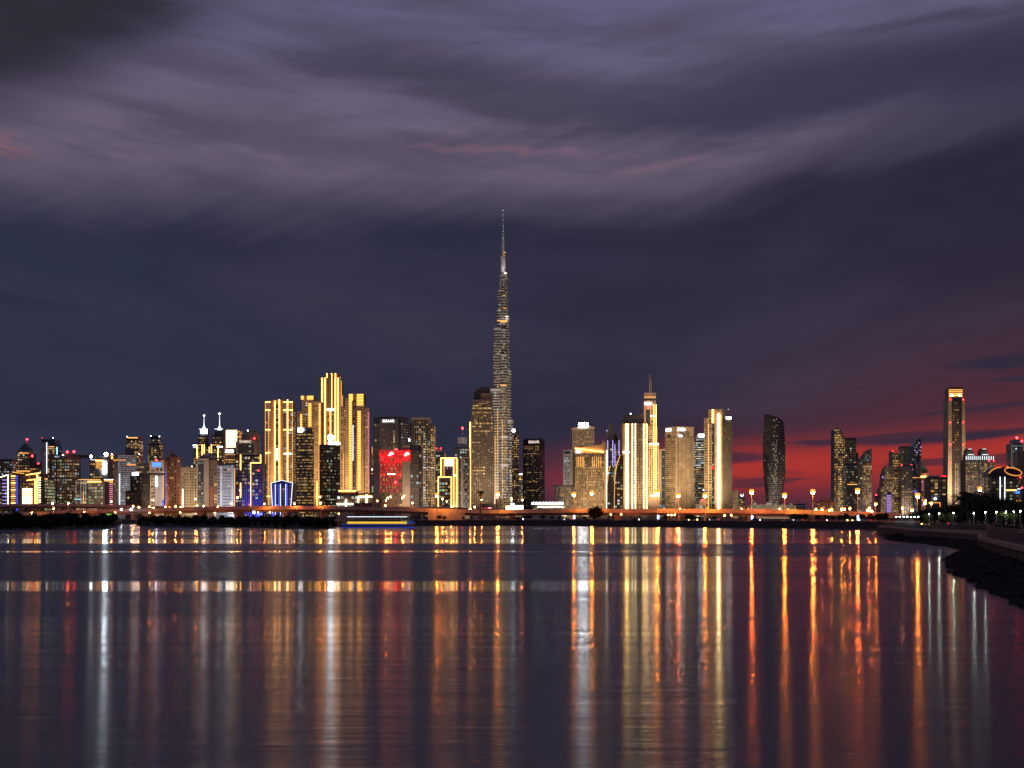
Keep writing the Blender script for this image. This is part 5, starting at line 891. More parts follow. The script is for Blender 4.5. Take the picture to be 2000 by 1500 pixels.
for nm, x0, x1, xc, lb in (('l', 1885, 1912, 1898, 'left of the twin tiered towers with white-lit crowns'), ('r', 1912, 1942, 1926, 'right of the twin tiered towers with white-lit crowns')):
    b = B('tiered_crown_tower', lb, x0, x1, 2600, short='the %s tiered twin tower' % ('left' if nm == 'l' else 'right'), group='twin tiered towers', depth=28)
    b.block(x0+.5, x1-.5, 898, mat=BROWN); b.block(xc-9, xc+8, 888, 898.1, mat=TAUPE, name='stage', inset=4); b.block(xc-7, xc+6, 880, 888.1, mat=TAUPE, name='stage', inset=7); b.block(xc-5, xc+4, 876, 880.1, mat=DKGREY, name='cap', inset=9)
    b.win(x0+1, x1-1, 902, 1003, lit=.5, pal='warm', cw=3, gain=.7); b.win(xc-3, xc+3 if nm == 'l' else xc+2, 905, 940, lit=.9, pal='gold', cw=2.6, gain=1., out=.15, side=False); b.bars(x0+.5, x1-.5, 900, 1003, 28, .28, BROWN)
    for k in range(7): b.vs(x0+2+k*(x1-x0-4)/6, 891, 898, .9, EWS, inset=-.3, out=1.)
    b.hs(xc-6, xc+5, 887.5, 1., EWS, inset=4); b.hs(xc-4, xc+3, 876.6, .8, EWS, inset=9)
    if nm == 'r': b.red(1931.5, 900, 1.1, inset=-.6); b.red(1941, 900, 1.1, inset=-.6)
    b.flood(.5, xc, color=(.9, .92, 1.), top=890); b.done()
b = B('beacon_glass_tower', 'dark blue glass tower with a red beacon cut by the right edge', 1974, 2003, 2600, short='the beaconed glass tower', depth=30)
b.block(1976, 1998, 866, mat=BLUEG); b.block(1983, 1994, 858, 866.1, mat=GREY, name='plant_room', inset=6); b.panel(1975.4, 1977, 865, 1000, WHITE, 'edge_fin', o1=1.); b.panel(1997, 1998.6, 865, 1000, WHITE, 'edge_fin', o1=1.); b.win(1977.5, 1996.5, 868, 874, lit=.8, pal='cool', gain=.5, side=False); b.win(1977.5, 1996.5, 874, 1003, lit=.12, pal='cool', cw=3.4, band=.06); b.red(1989, 854.5, 2.3, 858, 8); b.red(1999, 861, 2., 866, 8); b.done()
b = B('edge_tower', 'dark tower mostly cut off by the right edge with a red beacon', 1998, 2030, 2300, short='the tower cut by the right edge', depth=30)
b.block(1999.5, 2030, 880, mat=DARK); b.win(2000, 2029, 884, 1003, lit=.2, pal='cool'); b.red(1996.5, 953, 1.8, 955, 1); b.panel(1995.5, 1999.6, 954, 1003, DKGREY, 'pier'); b.done()
# oval glass hall with the ringed disc
b = B('oval_glass_hall', 'rounded glass building with an orange ringed disc tilted on its roof', 1931, 2000, 2000, short='the ring-topped glass hall', depth=40)
c_ = capsule(b.fx(1966), 20, 32*b.m, 19, 24); MB().prism(c_, -1, b.z(930)).build('drum', TEAL, b.root)
b.poly([(1934,930.2),(1998,930.2),(1996,922),(1985,915),(1970,912),(1955,912),(1943,916),(1936,923)], mat=DKGREY, name='roof', inset=6, depth=34)
for i in range(12, 24): b.wl(c_[i], c_[(i+1)%24], 2, b.z(933), lit=.24, pal='green', cw=3., gain=.5)
arc = [(1934, 924.5), (1938, 919.5), (1944, 915.5), (1951, 913), (1958, 912.6)]
for a_, q_ in zip(arc, arc[1:]): b.slant(*a_, *q_, 1.2, EO, inset=6)
ring = MB(); disc = MB(); cx_, cz_ = b.fx(1981), b.z(921); rr = []
for k in range(29):
    a = 6.28318*k/28; x, z = 17*b.m*math.cos(a), 7*b.m*math.sin(a); rr.append((cx_+x*math.cos(-.22)-z*math.sin(-.22), 4.4, cz_+x*math.sin(-.22)+z*math.cos(-.22)))
ring.tube(rr, .45, 6).build('glowing_ring', EO, b.root); disc.extr([(p[0], p[2]) for p in rr[:-1]], 4.5, 6.).build('disc', pm('dark_red_panel', (.12, .02, .02), .5), b.root)
b.vs(1954, 931, 985, 1.8, EWS, inset=2.); b.vs(1963, 931, 985, 1.5, EWS, inset=1.2); b.vs(1947, 932, 980, .8, EC, inset=4); b.hs(1966, 1985, 957.5, 1.5, EG, inset=.6); b.hs(1986, 1995, 955, 1.8, EC, inset=5); b.hs(1966, 1996, 978, 1.3, EO, inset=4); b.panel(1985, 1993, 959, 964, em('led_azure', (.05, .2, 1.), 2.), 'screen', inset=3); b.red(1972, 912, 1.7, 914, 8); b.red(1995.5, 932, 1.3, inset=6); b.done()

# ================================================================== STREET LAMPS
used_labels = {}
def behind(px, py):
    c = [s for s in SHORTS if s[0]-1 <= px <= s[1]+1]
    if c: return min(c, key=lambda s: s[2])[3]
    return min(SHORTS, key=lambda s: min(abs(px-s[0]), abs(px-s[1])))[3]
def lamp_label(kind, px, py):
    t = '%s in front of %s' % (kind, behind(px, py)); used_labels.setdefault(t, []).append(px); return t
lamps = []
EH = em('sodium_halo', (1., .33, .05), 2.0); EHW = em('white_halo', (.75, .95, 1.), 2.0)  # emission shells added to put a halo of glow around each lamp core
def street_lamp(px, py, D, base, size, kind, mat, name='street_lamp', arms=1, group=None, pole_m=None, halo=None):
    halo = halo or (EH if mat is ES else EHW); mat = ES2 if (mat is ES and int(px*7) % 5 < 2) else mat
    x, z = PX(px, D), PZ(py, D); root = empty(name, (x, D, base)); h = z-base; r = max(.07, min(.15, size*.075))
    MB().tube([(0, 0, -.3), (0, 0, h*.5), (0, 0, h-.15)], [r*1.6, r*1.25, r], 7).build('pole', pole_m or STEEL, root)
    if arms == 2:
        MB().tube([(-size*.8, 0, h+.05), (0, 0, h+.1), (size*.8, 0, h+.05)], r*.8, 6).build('arm', STEEL, root)
        heads = (-size*.45, size*.45)
    else:
        MB().tube([(0, 0, h-.3), (0, 0, h)], r, 6).build('arm', STEEL, root); heads = (0,)
    for hx in heads:
        hd = MB().loft([[(hx+size*.5*k*math.cos(a*.785), size*.5*k*math.sin(a*.785), h+dz) for a in range(8)] for k, dz in ((.3, size*.52), (.75, size*.40), (.78, size*.34))]).build('lamp_head', BLACKM, root)
        MB().ball((hx, 0, h+.02), size*(.62 if size > .6 else .42), 10, 7, .8).build('halo_shell', halo, hd, smooth=True)
        MB().ball((hx, -size*.12, h-size*.42), size*.40, 8, 6, .8).build('lamp_core', mat, hd, smooth=True)
    t = lamp_label(kind, px, py); lamps.append((root, t, px, name)); tag(root, t, 'street lamp', group)
    return root
TALL = [(853.5,966),(972,963),(1121,964),(1156,961.5),(1284,960),(1325,966),(1377,966),(1468,959),(1532.5,966),(1587.5,959),(1675,957),(1792,966.5)]
for px, py in TALL: D = interp(DA, px)-7.; street_lamp(px, py, D, GZ, 2.3, 'tall orange road lamp', ES, 'tall_street_lamp', 1, 'tall road lamps along the bridge')
street_lamp(1914, 954, 620, GZ, 1.35, 'tall orange road lamp', ES, 'tall_street_lamp', 1, 'tall road lamps along the bridge')
SMALL = [(134,981.6,1405),(217.5,978,1405),(105,992,1290),(260,987.6,1340),(271,989.6,1345),(292,988,1340),(299,975.5,1500),(300,990.5,1305),(323,988.7,1330),(331,990.5,1295),(343,987.6,1340),(353,989.5,1320),(382,973,1400),(385,986,1360),(398,987,1350),(426,988,1320),(452,981.6,1360),(450,989.5,1300),(463.6,970.5,1420),(516.7,983,1262),(575,982,1258),(626.6,981,1254),(634.6,988.5,1300),(642,988.5,1300),(625,969,1500),(736.6,977,1350),(754,976,1350),(757.6,971,1360),(763,969,1360),(752.6,986,1330),(785.6,970.6,1360),(789,967.4,1350),(805.6,981,1330),(864.4,973,1360),(872.6,978,1360),(881.6,987.6,1345),(918,992.5,1330),(927,989,1345),(940,975,1215),(1020,975,1330),(706,969,1500),
 (1328,992.5,1110),(1382,993,1095),(1448,993,1075),(1462,994.5,1080),(1522.5,993,1050),(1539,994.5,1050),(1593.7,993.5,1025),(1605,993.5,1022),(1620,995,1015),(1624.6,994,1018),(1644,993,1010),(1649.6,993,1006),(1660,991.5,1005),(1695,995,990),(1698,991,1000),(1702.5,997,985),(1710.4,983,1000),(1762.7,990.5,960),(1781,994.5,800),(1806,981,900),(1807.5,976.5,1000),(1819,981.6,850)]
for i, (px, py, D) in enumerate(SMALL):
    bz = GZ
    if py > 984 and 230 < px < 1760: D = interp(DA, px)+(12 if i % 2 else 21); bz = PZ(interp(YA, px), interp(DA, px))
    street_lamp(px, py, D, bz, 1.15 if i % 3 else 1.35, 'small orange road lamp', ES, 'street_lamp', 1, 'small road lamps along the waterfront')
UNDER = [(62,1000.5,1290),(165,999,1280),(225,1000,1270),(292,1000,1260),(352,1000,1250),(420,1001,1180),(504,1000,1180),(527,999.5,1180),(662,1002,1150),(1213,1003,1110),(1193,1003.5,1115),(1305,1004.5,1060),(1311,1004.5,1060),(1318,1004,1060),(1415,1005.5,1030),(1428,1005,1030)]  # the leftmost lamps are added to throw orange light on the bridge
for px, py, D in UNDER:
    if px < 560: D = interp(DA, px)-9.
    street_lamp(px, py, D, GZ, .85, 'low orange lamp under the bridge', ES, 'street_lamp', 1, 'low lamps under the bridge')
EWH = em('white_road_lamp', (.80, .95, 1.), 70.)
for px, py, D in ((103,982,1400),(237,994,1290),(256,994,1290),(496,999.5,1150)): street_lamp(px, py, D, GZ, 1.5, 'white road lamp', EWH, 'street_lamp', 1, 'white road lamps on the left')
for px, py, D in ((1815,1003.5,460),(1834,1002,430),(1850,1002.5,490),(1862,1001,420),(1902,1001.2,370),(1925,999.8,375),(1946,999,360),(1965,998.6,365),(1980,998.2,385),(1993,997.2,350)): street_lamp(px, py, D, 2.4, .26, 'white park lamp', EPK, 'park_lamp', 1, 'white park lamps on the promenade', GREY)
for t, pxs in used_labels.items():                                   # tell lamps before the same building apart by their order
    if len(pxs) > 1:
        ordw = ['leftmost', 'second', 'third', 'fourth', 'fifth', 'sixth', 'seventh', 'eighth', 'ninth']
        for k, (root, tt, px, nm) in enumerate(sorted([l for l in lamps if l[1] == t], key=lambda l: l[2])):
            root['label'] = '%s, %s' % (t, ordw[k] if k == 0 else ('rightmost' if k == len(pxs)-1 else ordw[k]+' from left'))

# ================================================================== SIGNS AND MASTS ON THE FAR BANK
blue = em('sign_blue_white', (.45, .60, 1.), 5.)
for px, py, D, lb in ((1121.5,1010,1075,'small blue lit roadside sign left of the big dark tree'),(1285.5,1010,1030,'blue-white lit roadside sign under the masted crown tower'),(1469,1011,965,'blue-white lit roadside sign left of the twisted tower'),(1676,1011.5,850,'blue-white lit roadside sign below the black slab tower')):
    r = empty('roadside_sign', (PX(px, D), D, GZ)); tag(r, lb, 'sign', 'lit roadside signs'); z = PZ(py, D)-GZ
    MB().box(-.15, .15, -.1, .1, -.3, z-1.1).build('post', STEEL, r); fr = MB().box(-.65, .65, -.14, .14, z-1.15, z+1.15).build('frame', DKGREY, r); MB().box(-.55, .55, -.2, -.141, z-1.05, z+1.05).build('panel', blue, fr)
def frond(mb, base, az, length, droop, lift, w_=.28, n=6):
    pts = []
    for k in range(n+1):
        t = k/n; rr = length*t; pts.append(Vector((base[0]+math.cos(az)*rr*(1-.15*t*t), base[1]+math.sin(az)*rr*(1-.15*t*t), base[2]+lift*rr-droop*length*t*t)))
    side = Vector((-math.sin(az), math.cos(az), 0))
    for k in range(n):
        a, b_ = pts[k], pts[k+1]
        for q in range(3):
            o = a.lerp(b_, q/3); t = (k+q/3)/n; L = length*.30*(1-abs(t-.45))*.9
            for sg in (-1, 1):
                tip = o+side*sg*L+(b_-a)*.6+Vector((0, 0, -L*.45)); d_ = (b_-a)*.16
                mb.add([o-d_, o+d_, tip], [(0, 1, 2)])
    mb.tube(pts, [.06*(1-.8*k/n) for k in range(n+1)], 4)
FOL = [pm('dark_foliage', (.018, .024, .012), .9, .4, .6), pm('mid_foliage', (.045, .060, .020), .85, .4, .6), pm('mangrove_foliage', (.018, .020, .012), .9, .4, .4)]
BARK = pm('bark', (.06, .045, .035), .95, .3, 1.)
def palm(px, base_y_D, top_y, label, lean=0., fl=2.9, group='palms on the promenade', mat=None, nf=22):
    D = base_y_D; z = PZ(top_y, D); h = z-2.4; r = empty('palm_tree', (PX(px, D), D, 2.4), random.uniform(0, 6)); tag(r, label, 'palm', group)
    MB().tube([(0, 0, -.3), (lean*.2, 0, h*.35), (lean*.6, 0, h*.7), (lean, 0, h)], [.32, .24, .2, .24], 8).build('trunk', BARK, r); mb = MB()
    for k in range(nf): frond(mb, (lean, 0, h), 6.283*k/nf*2.4+random.uniform(-.2, .2), fl*random.uniform(.8, 1.1), random.uniform(.25, .75), random.uniform(.0, .75))
    mb.build('crown', mat or FOL[0], r); return r
r = empty('palm_mast', (PX(938.5, 1190), 1190, GZ)); tag(r, 'tall dark palm-shaped mast standing before the stepped stone tower', 'mast'); z = PZ(960, 1190)-GZ
MB().tube([(0, 0, -.3), (0, 0, z)], [.55, .4], 8).build('trunk', BLACKM, r); mb = MB()
for k in range(26): frond(mb, (0, 0, z), 6.283*k/26*3.3, 3.0, random.uniform(.2, .9), random.uniform(.1, .7))
mb.build('crown', FOL[0], r); MB().tube([(0, 0, z-3.2), (0, 0, z-1.0)], 1.1, 8).build('antenna_drum', BLACKM, r)

# ================================================================== FAR-BANK VEGETATION
def crown_mesh(seed, rx, ry, rz, clumps, leaves, ls, mat, flat=.0):
    rs = np.random.default_rng(seed); V = []; Fc = []
    for c in range(clumps):
        while True:
            p = rs.uniform(-1, 1, 3)
            if .25 < np.dot(p, p) < 1 and p[2] > -.8: break
        cc = p*np.array((rx, ry, rz))*.86+np.array((0, 0, rz)); cr = rs.uniform(.26, .48)*min(rx, rz)
        for l in range(leaves):
            q = rs.normal(0, .5, 3)*cr; o = cc+q; a = rs.normal(0, 1, 3); a /= np.linalg.norm(a); b_ = np.cross(a, rs.normal(0, 1, 3)); b_ /= np.linalg.norm(b_)+1e-6
            s_ = ls*rs.uniform(.6, 1.3); k = len(V); V += [tuple(o-a*s_), tuple(o+b_*s_*.5), tuple(o+a*s_), tuple(o-b_*s_*.5)]; Fc.append((k, k+1, k+2, k+3))
    me = bpy.data.meshes.new('crown'); me.from_pydata(V, [], Fc); me.update(); me.materials.append(mat); return me
def trunk_mesh(h, r, mat, seed):
    rs = random.Random(seed); mb = MB(); mb.tube([(0, 0, -.4), (rs.uniform(-.1,.1), 0, h*.5), (rs.uniform(-.2,.2), 0, h)], [r*1.3, r, r*.7], 7)
    for k in range(4):
        a = rs.uniform(0, 6.28); mb.tube([(0, 0, h*.55), (math.cos(a)*h*.3, math.sin(a)*h*.3, h*.95), (math.cos(a)*h*.5, math.sin(a)*h*.5, h*1.3)], [r*.6, r*.4, r*.2], 5)
    return mb.mesh('trunk', mat)
def plant_tree(name, meshes, loc, s, label, cat, group, zoff):
    r = empty(name, loc, random.uniform(0, 6.28)); tag(r, label, cat, group); cm, tm = meshes
    for nm, me, zz in (('crown', cm, zoff), ('trunk', tm, 0.)):
        o = bpy.data.objects.new(nm, me); col.objects.link(o); o.parent = r; o.location = (0, 0, zz*s); o.scale = (s, s, s*random.uniform(.9, 1.1))
    return r
MG = [(crown_mesh(20+k, 3.4, 3.4, 2.6, 34, 46, .42, FOL[2]), trunk_mesh(1.6, .16, BARK, k)) for k in range(5)]
k = 0
def mangrove_row(p0, p1, step, back, smin, smax, lb):
    global k
    px = p0
    while px < p1:
        D = shoreD(px)+back+random.uniform(-2, 4); z = .2 if back < 12 else 1.4
        plant_tree('mangrove', MG[k % 5], (PX(px, D), D, z), random.uniform(smin, smax), lb, 'mangrove', 'mangroves '+('left of' if p1 < 260 else 'right of')+' the inlet', .5); k += 1
        px += step*random.uniform(.75, 1.25)
mangrove_row(-6, 222, 13, 6, .70, .90, 'dark mangrove at the water in the thicket left of the inlet')
mangrove_row(0, 225, 16, 16, .80, .98, 'dark mangrove in the back rows of the thicket left of the inlet')
mangrove_row(276, 655, 14, 6, .56, .84, 'dark mangrove at the water in the thicket right of the inlet')
mangrove_row(285, 590, 18, 18, .68, .86, 'dark mangrove in the back rows of the thicket right of the inlet')
TR = [(crown_mesh(50+k, 2.6, 2.6, 2.0, 26, 40, .34, FOL[1]), trunk_mesh(1.8, .13, BARK, 90+k)) for k in range(3)]
plant_tree('tree', (crown_mesh(77, 4.6, 4.6, 4.0, 46, 60, .5, pm('brown_foliage', (.05, .035, .018), .9, .4, .6)), trunk_mesh(2.2, .25, BARK, 77)), (PX(1163, 1090), 1090, GZ), 1., 'big dark bushy tree standing before the bridge under the gold hotel', 'tree', None, 1.0)
TG = ['trees on the far quay']
for px, dy, s in ((760,60,.8),(776,40,.9),(858,30,1.),(868,44,.8),(905,40,.7),(1060,30,1.1),(1078,34,.9),(1092,28,.8),(1142,34,.8),(1300,30,.9),(1344,26,1.1),(1352,30,.9),(1366,24,.8),(1395,30,.8),(1548,30,1.1),(1560,26,1.),(1572,34,1.15),(1598,26,.9),(1614,30,1.),(1626,26,.8),(1640,30,.9),(1652,24,1.1),(1668,30,.8),(1684,26,1.),(1700,30,1.1),(1716,22,1.1),(1728,30,1.2)):
    D = shoreD(px)+dy; plant_tree('quay_tree', TR[int(px) % 3], (PX(px, D), D, GZ), s*.62, 'small tree on the far quay below %s' % behind(px, 1000), 'tree', TG[0], 1.2)

# ================================================================== THE BOAT
D = 835.; r = empty('passenger_boat', (PX(737, D), D, 0), R(3)); tag(r, 'long passenger boat with a yellow-lit deck band, white lit canopy and blue waterline light', 'boat')
HW = pm('boat_hull_white', (.45, .45, .46), .4); L2 = 17.5
def hull_ring(z, k, bw):
    P = [];
    for i in range(24):
        a = 6.28318*i/24; c, s_ = math.cos(a), math.sin(a); P.append((L2*k*math.copysign(abs(c)**.55, c), bw*math.copysign(abs(s_)**.8, s_)*(1 if c < .6 else 1-.55*(c-.6)/.4), z+(1.1*max(0, c)**4*max(0, z-.3) if z < 1.9 else 0)))
    return P
MB().loft([hull_ring(-.5, .88, 2.6), hull_ring(.4, .95, 3.2), hull_ring(1.5, 1.0, 3.6)]).build('hull', HW, r, smooth=False)
MB().loft([hull_ring(.22, .953, 3.24), hull_ring(.34, .958, 3.27)]).build('waterline_light', em('boat_blue', (.03, .08, 1.), 1.0), r)
MB().loft([hull_ring(1.55, .93, 3.45), hull_ring(1.85, .93, 3.45)]).build('blue_stripe', em('boat_blue_soft', (.05, .15, 1.), .25), r)
cab = MB().loft([hull_ring(1.9, .90, 3.3), hull_ring(3.1, .90, 3.3)]).build('cabin', HW, r)
for k in range(22):
    x = -13.4+k*1.22; MB().box(x, x+1.12, -3.36, -3.22, 2.05, 2.95).build('window', em('boat_yellow', (1., .60, .04), 1.0), cab)
for k in range(12):
    x = -13+k*2.36; MB().tube([(x, -3., 3.1), (x, -3., 5.)], .06, 5).tube([(x, 3., 3.1), (x, 3., 5.)], .06, 5).build('canopy_post', STEEL, r)
can = MB().loft([hull_ring(5., .84, 3.4), hull_ring(5.25, .84, 3.4), hull_ring(5.5, .78, 2.9)]).build('canopy', WHITE, r)
MB().box(-13.5, 13.5, -3.47, -3.3, 5.02, 5.28).build('canopy_light', em('boat_white', (.8, .95, 1.), 1.6), can)
wh = MB().box(10.5, 14.5, -2., 2., 3.1, 5.0).build('wheelhouse', HW, r); MB().box(10.9, 14.1, -2.06, -2.0, 3.9, 4.7).build('window', DARK, wh); MB().tube([(12, 0, 5.4), (12, 0, 7.2)], .08, 5).build('mast', STEEL, r)
MB().tube([(-15.4, -3.3, 4.1), (10, -3.3, 4.1)], .05, 5).build('rail', STEEL, r)

# ================================================================== CARS ON THE BRIDGE AND THE QUAY
def make_car(paint):
    r = empty('car', (0, 0, 0))
    prof = [(-2.2,.35),(-2.2,.75),(-1.5,.92),(-.9,1.42),(.7,1.45),(1.4,.95),(2.1,.8),(2.2,.35)]
    MB().extr(prof, -.86, .86).build('body', paint, r); MB().extr([(-1.32,.97),(-.82,1.36),(.62,1.39),(1.2,.97)], -.88, .88).build('window', DARK, r)
    for x in (-1.4, 1.4):
        for y in (-.84, .84): wh_ = MB().tube([(x, y-.1, .32), (x, y+.1, .32)], .32, 10).build('wheel', BLACKM, r); MB().tube([(x, y-.115, .32), (x, y+.115, .32)], .19, 8).build('rim', STEEL, wh_)
    for y in (-.6, .6): MB().box(2.16, 2.24, y-.16, y+.16, .58, .74).build('headlight', em('car_headlight', (1., .95, .85), 40.), r); MB().box(-2.24, -2.16, y-.16, y+.16, .62, .76).build('tail_light', em('car_tail', (1., .02, .01), 14.), r)
    return r
paints = [pm('paint_'+n, c, .3, .05, .5, spec=.6) for n, c in (('white', (.6,.6,.6)), ('black', (.02,.02,.022)), ('silver', (.4,.4,.42)), ('red', (.3,.02,.02)))]; pn = ['white', 'black', 'silver', 'red']
protos = [make_car(p) for p in paints]; usedp = set()
def put_car(i, loc, rz, label, group):
    o = protos[i] if i not in usedp else copy_tree(protos[i]); usedp.add(i); o.location = loc; o.rotation_euler = (0, 0, rz); tag(o, label, 'car', group)
for j, px in enumerate((35, 130, 205, 310, 420, 500, 590, 690, 745, 900, 1065, 1180, 1255, 1350, 1430, 1500, 1600, 1650)):
    x, y, z = brpos(px); x2, y2, z2 = brpos(px+10); i = j % 4; rz = math.atan2(y2-y, x2-x)+(math.pi if j % 2 else 0); off = 4. if j % 2 else 8.
    put_car(i, (PX(px, y+off), y+off, z+.02), rz, '%s car driving along the bridge below %s' % (pn[i], behind(px, 990)), 'cars on the bridge')
for j, px in enumerate((1015, 1110, 1240, 1395, 1475, 1560, 1605, 1690)):
    D = shoreD(px)+(12 if j % 2 else 17); i = (j+1) % 4; put_car(i, (PX(px, D), D, GZ+.07), (math.pi if j % 2 else 0)-.25, '%s car on the quay road below %s' % (pn[i], behind(px, 990)), 'cars on the quay road')
put_car(2, (PX(1866, 560), 560, 2.42), .2, 'silver car parked under the promenade trees', 'cars parked by the promenade'); 

# ================================================================== PROMENADE ON THE RIGHT
RAILM = pm('rail_steel', (.16, .13, .12), .45, .1, .5, metal=.7); PAVE = pm('promenade_paving', (.16, .13, .11), .85, .2, .5); WALLM = pm('seawall_concrete', (.12, .092, .078), .9, .25, .3); COPE = pm('coping_stone', (.30, .20, .14), .8, .25, .6)
def chaikin(P, n=2):
    for _ in range(n):
        Q = [P[0]]
        for a, b_ in zip(P, P[1:]): Q += [(a[0]*.75+b_[0]*.25, a[1]*.75+b_[1]*.25), (a[0]*.25+b_[0]*.75, a[1]*.25+b_[1]*.75)]
        P = Q+[P[-1]]
    return P
def resample(P, st):
    out = [P[0]]; acc = 0.
    for a, b_ in zip(P, P[1:]):
        L = math.hypot(b_[0]-a[0], b_[1]-a[1]); d_ = st-acc
        while d_ <= L: out.append((a[0]+(b_[0]-a[0])*d_/L, a[1]+(b_[1]-a[1])*d_/L)); d_ += st
        acc = (acc+L) % st
    return out
# wall lines in plan (x, y), walked towards the camera
farw = [(PX(1716, 520), 520), (PX(1742, 480), 480), (PX(1767, 435), 435)]
wall2 = [(PX(1767, 407), 407), (PX(1800, 382), 382), (PX(1850, 347), 347), (PX(1900, 312), 312), (PX(1922, 299), 299)]
wall3 = [(PX(1922, 275), 275), (PX(1912, 255), 255), (PX(1915, 237), 237), (PX(1933, 215), 215), (PX(1962, 185), 185), (PX(2000, 159), 159), (PX(2080, 125), 125), (PX(2250, 95), 95)]
wall3 = chaikin(wall3); wall2 = chaikin(wall2, 1)
CZ, BZ = 2.4, .9
full = [(PX(1722, 640), 640)]+farw+wall2+wall3+[(PX(2900, 70), 70)]
mb = MB(); V = [(x, y, CZ-.03) for x, y in full]+[(420, y, CZ-.03) for x, y in full]; n = len(full)
mb.add(V, [(i, i+1, n+i+1, n+i) for i in range(n-1)]); o = mb.build('promenade', PAVE); o['kind'] = 'structure'
mb = MB(); V = [(x+9, y+2, CZ+.03) for x, y in full]+[(400, y+2, CZ+.03) for x, y in full]
mb.add(V, [(i, i+1, n+i+1, n+i) for i in range(n-1)]); o = mb.build('lawn', pm('lawn_ground', (.02, .028, .012), .95, .4, .8)); o['kind'] = 'structure'
def seawall(line, label, panel_len, cope_len, cw=.55):
    P = resample(line, .5); r = empty('seawall', (P[0][0], P[0][1], BZ)); tag(r, label, 'wall'); ox, oy = P[0]
    def nrm(i):
        a, b_ = P[max(0, i-1)], P[min(len(P)-1, i+1)]; t = Vector((b_[0]-a[0], b_[1]-a[1])).normalized(); return Vector((t.y, -t.x))
    def seg(i0, i1, o0, o1, z0, z1, name, mat, gap):
        V = []; idx = list(range(i0, i1+1)); q = len(idx)
        for i in idx:
            n_ = nrm(i)
            for o_, z_ in ((o0, z0), (o1, z0), (o1, z1), (o0, z1)): V.append((P[i][0]+n_.x*o_-ox, P[i][1]+n_.y*o_-oy, z_-BZ))
        f = [(k*4+j, (k+1)*4+j, (k+1)*4+(j+1)%4, k*4+(j+1)%4) for k in range(q-1) for j in range(4)]+[(3,2,1,0), (4*q-4,4*q-3,4*q-2,4*q-1)]
        MB().add(V, f).build(name, mat, r)
    # outward is the water side: pick the sign that points to smaller x
    sg = 1 if nrm(len(P)//2).x < 0 else -1
    st = int(panel_len/.5); i = 0
    seg(0, len(P)-1, sg*-.4, sg*.0, BZ-1., CZ-.05, 'wall_core', WALLM, 0)
    while i < len(P)-1:
        j = min(i+st, len(P)-1); jj = max(i+1, j)
        V = []; n0, n1 = nrm(i), nrm(jj); a = Vector(P[i]); b_ = Vector(P[jj]); t = (b_-a); L = t.length; t = t/L if L else t
        seg(i, jj, sg*.002, sg*.14, BZ-.9, CZ-.34, 'wall_panel', WALLM, 0)
        MB().box(-.06, .06, -.06, .06, BZ-.9-BZ, CZ-.4-BZ).build('pilaster', COPE, r, loc=(P[jj][0]+n1.x*sg*.19-ox, P[jj][1]+n1.y*sg*.19-oy, 0))
        i = j
    st = int(cope_len/.5); i = 0
    while i < len(P)-1:
        j = min(i+st, len(P)-1); a, b_ = Vector(P[i]), Vector(P[j]); t = (b_-a).normalized(); n_ = Vector((t.y, -t.x))*sg; a2, b2 = a+t*.04, b_-t*.04; pts = []
        rr = random.uniform(-.02, .02); Q = [a2-n_*.35, b2-n_*.35, b2+n_*(.32+rr), a2+n_*(.32+rr)]
        MB().prism([(p.x-ox, p.y-oy) for p in Q], CZ-.33-BZ, CZ+.06-BZ, [(p.x-ox, p.y-oy) for p in [a2-n_*.35, b2-n_*.35, b2+n_*(.24+rr), a2+n_*(.24+rr)]]).build('coping_stone', COPE, r)
        i = j
    return P
seawall(farw, 'far short stretch of low seawall where the promenade meets the quay', 6., 4.)
seawall(wall2, 'straight middle stretch of seawall with a lit coping edge', 6., 3.)
seawall(wall3, 'nearest curved seawall bulging towards the water at the right edge', 3.5, 2.)
def railing(line, label, post_st, bal_st, inset=.9):
    P = resample(line, .25); r = empty('railing', (P[0][0], P[0][1], CZ)); tag(r, label, 'railing'); ox, oy = P[0]; Q = []
    for i in range(len(P)):
        a, b_ = P[max(0, i-1)], P[min(len(P)-1, i+1)]; t = Vector((b_[0]-a[0], b_[1]-a[1])).normalized(); n_ = Vector((t.y, -t.x)); n_ = n_ if n_.x > 0 else -n_
        Q.append((P[i][0]+n_.x*inset-ox, P[i][1]+n_.y*inset-oy))
    for zz, rad, nm in ((1.38, .045, 'top_rail'), (1.15, .025, 'middle_rail'), (.14, .025, 'bottom_rail')): MB().tube([(x, y, zz) for x, y in Q[::4]+[Q[-1]]], rad, 6).build(nm, RAILM, r)
    for x, y in Q[::int(post_st/.25)]: MB().box(x-.05, x+.05, y-.05, y+.05, -.05, 1.4).build('post', RAILM, r)
    mb = MB()
    for x, y in Q[::max(1, int(bal_st/.25))]: mb.tube([(x, y, .14), (x, y, 1.15)], .018, 4)
    mb.build('baluster_row', RAILM, r, 'stuff')
railing(farw, 'short distant railing where the promenade meets the quay', 3., .75)
railing(wall2, 'long thin steel railing along the middle seawall', 3., .5)
railing(wall3, 'near steel railing with upright bars along the curved seawall', 2.5, .25)

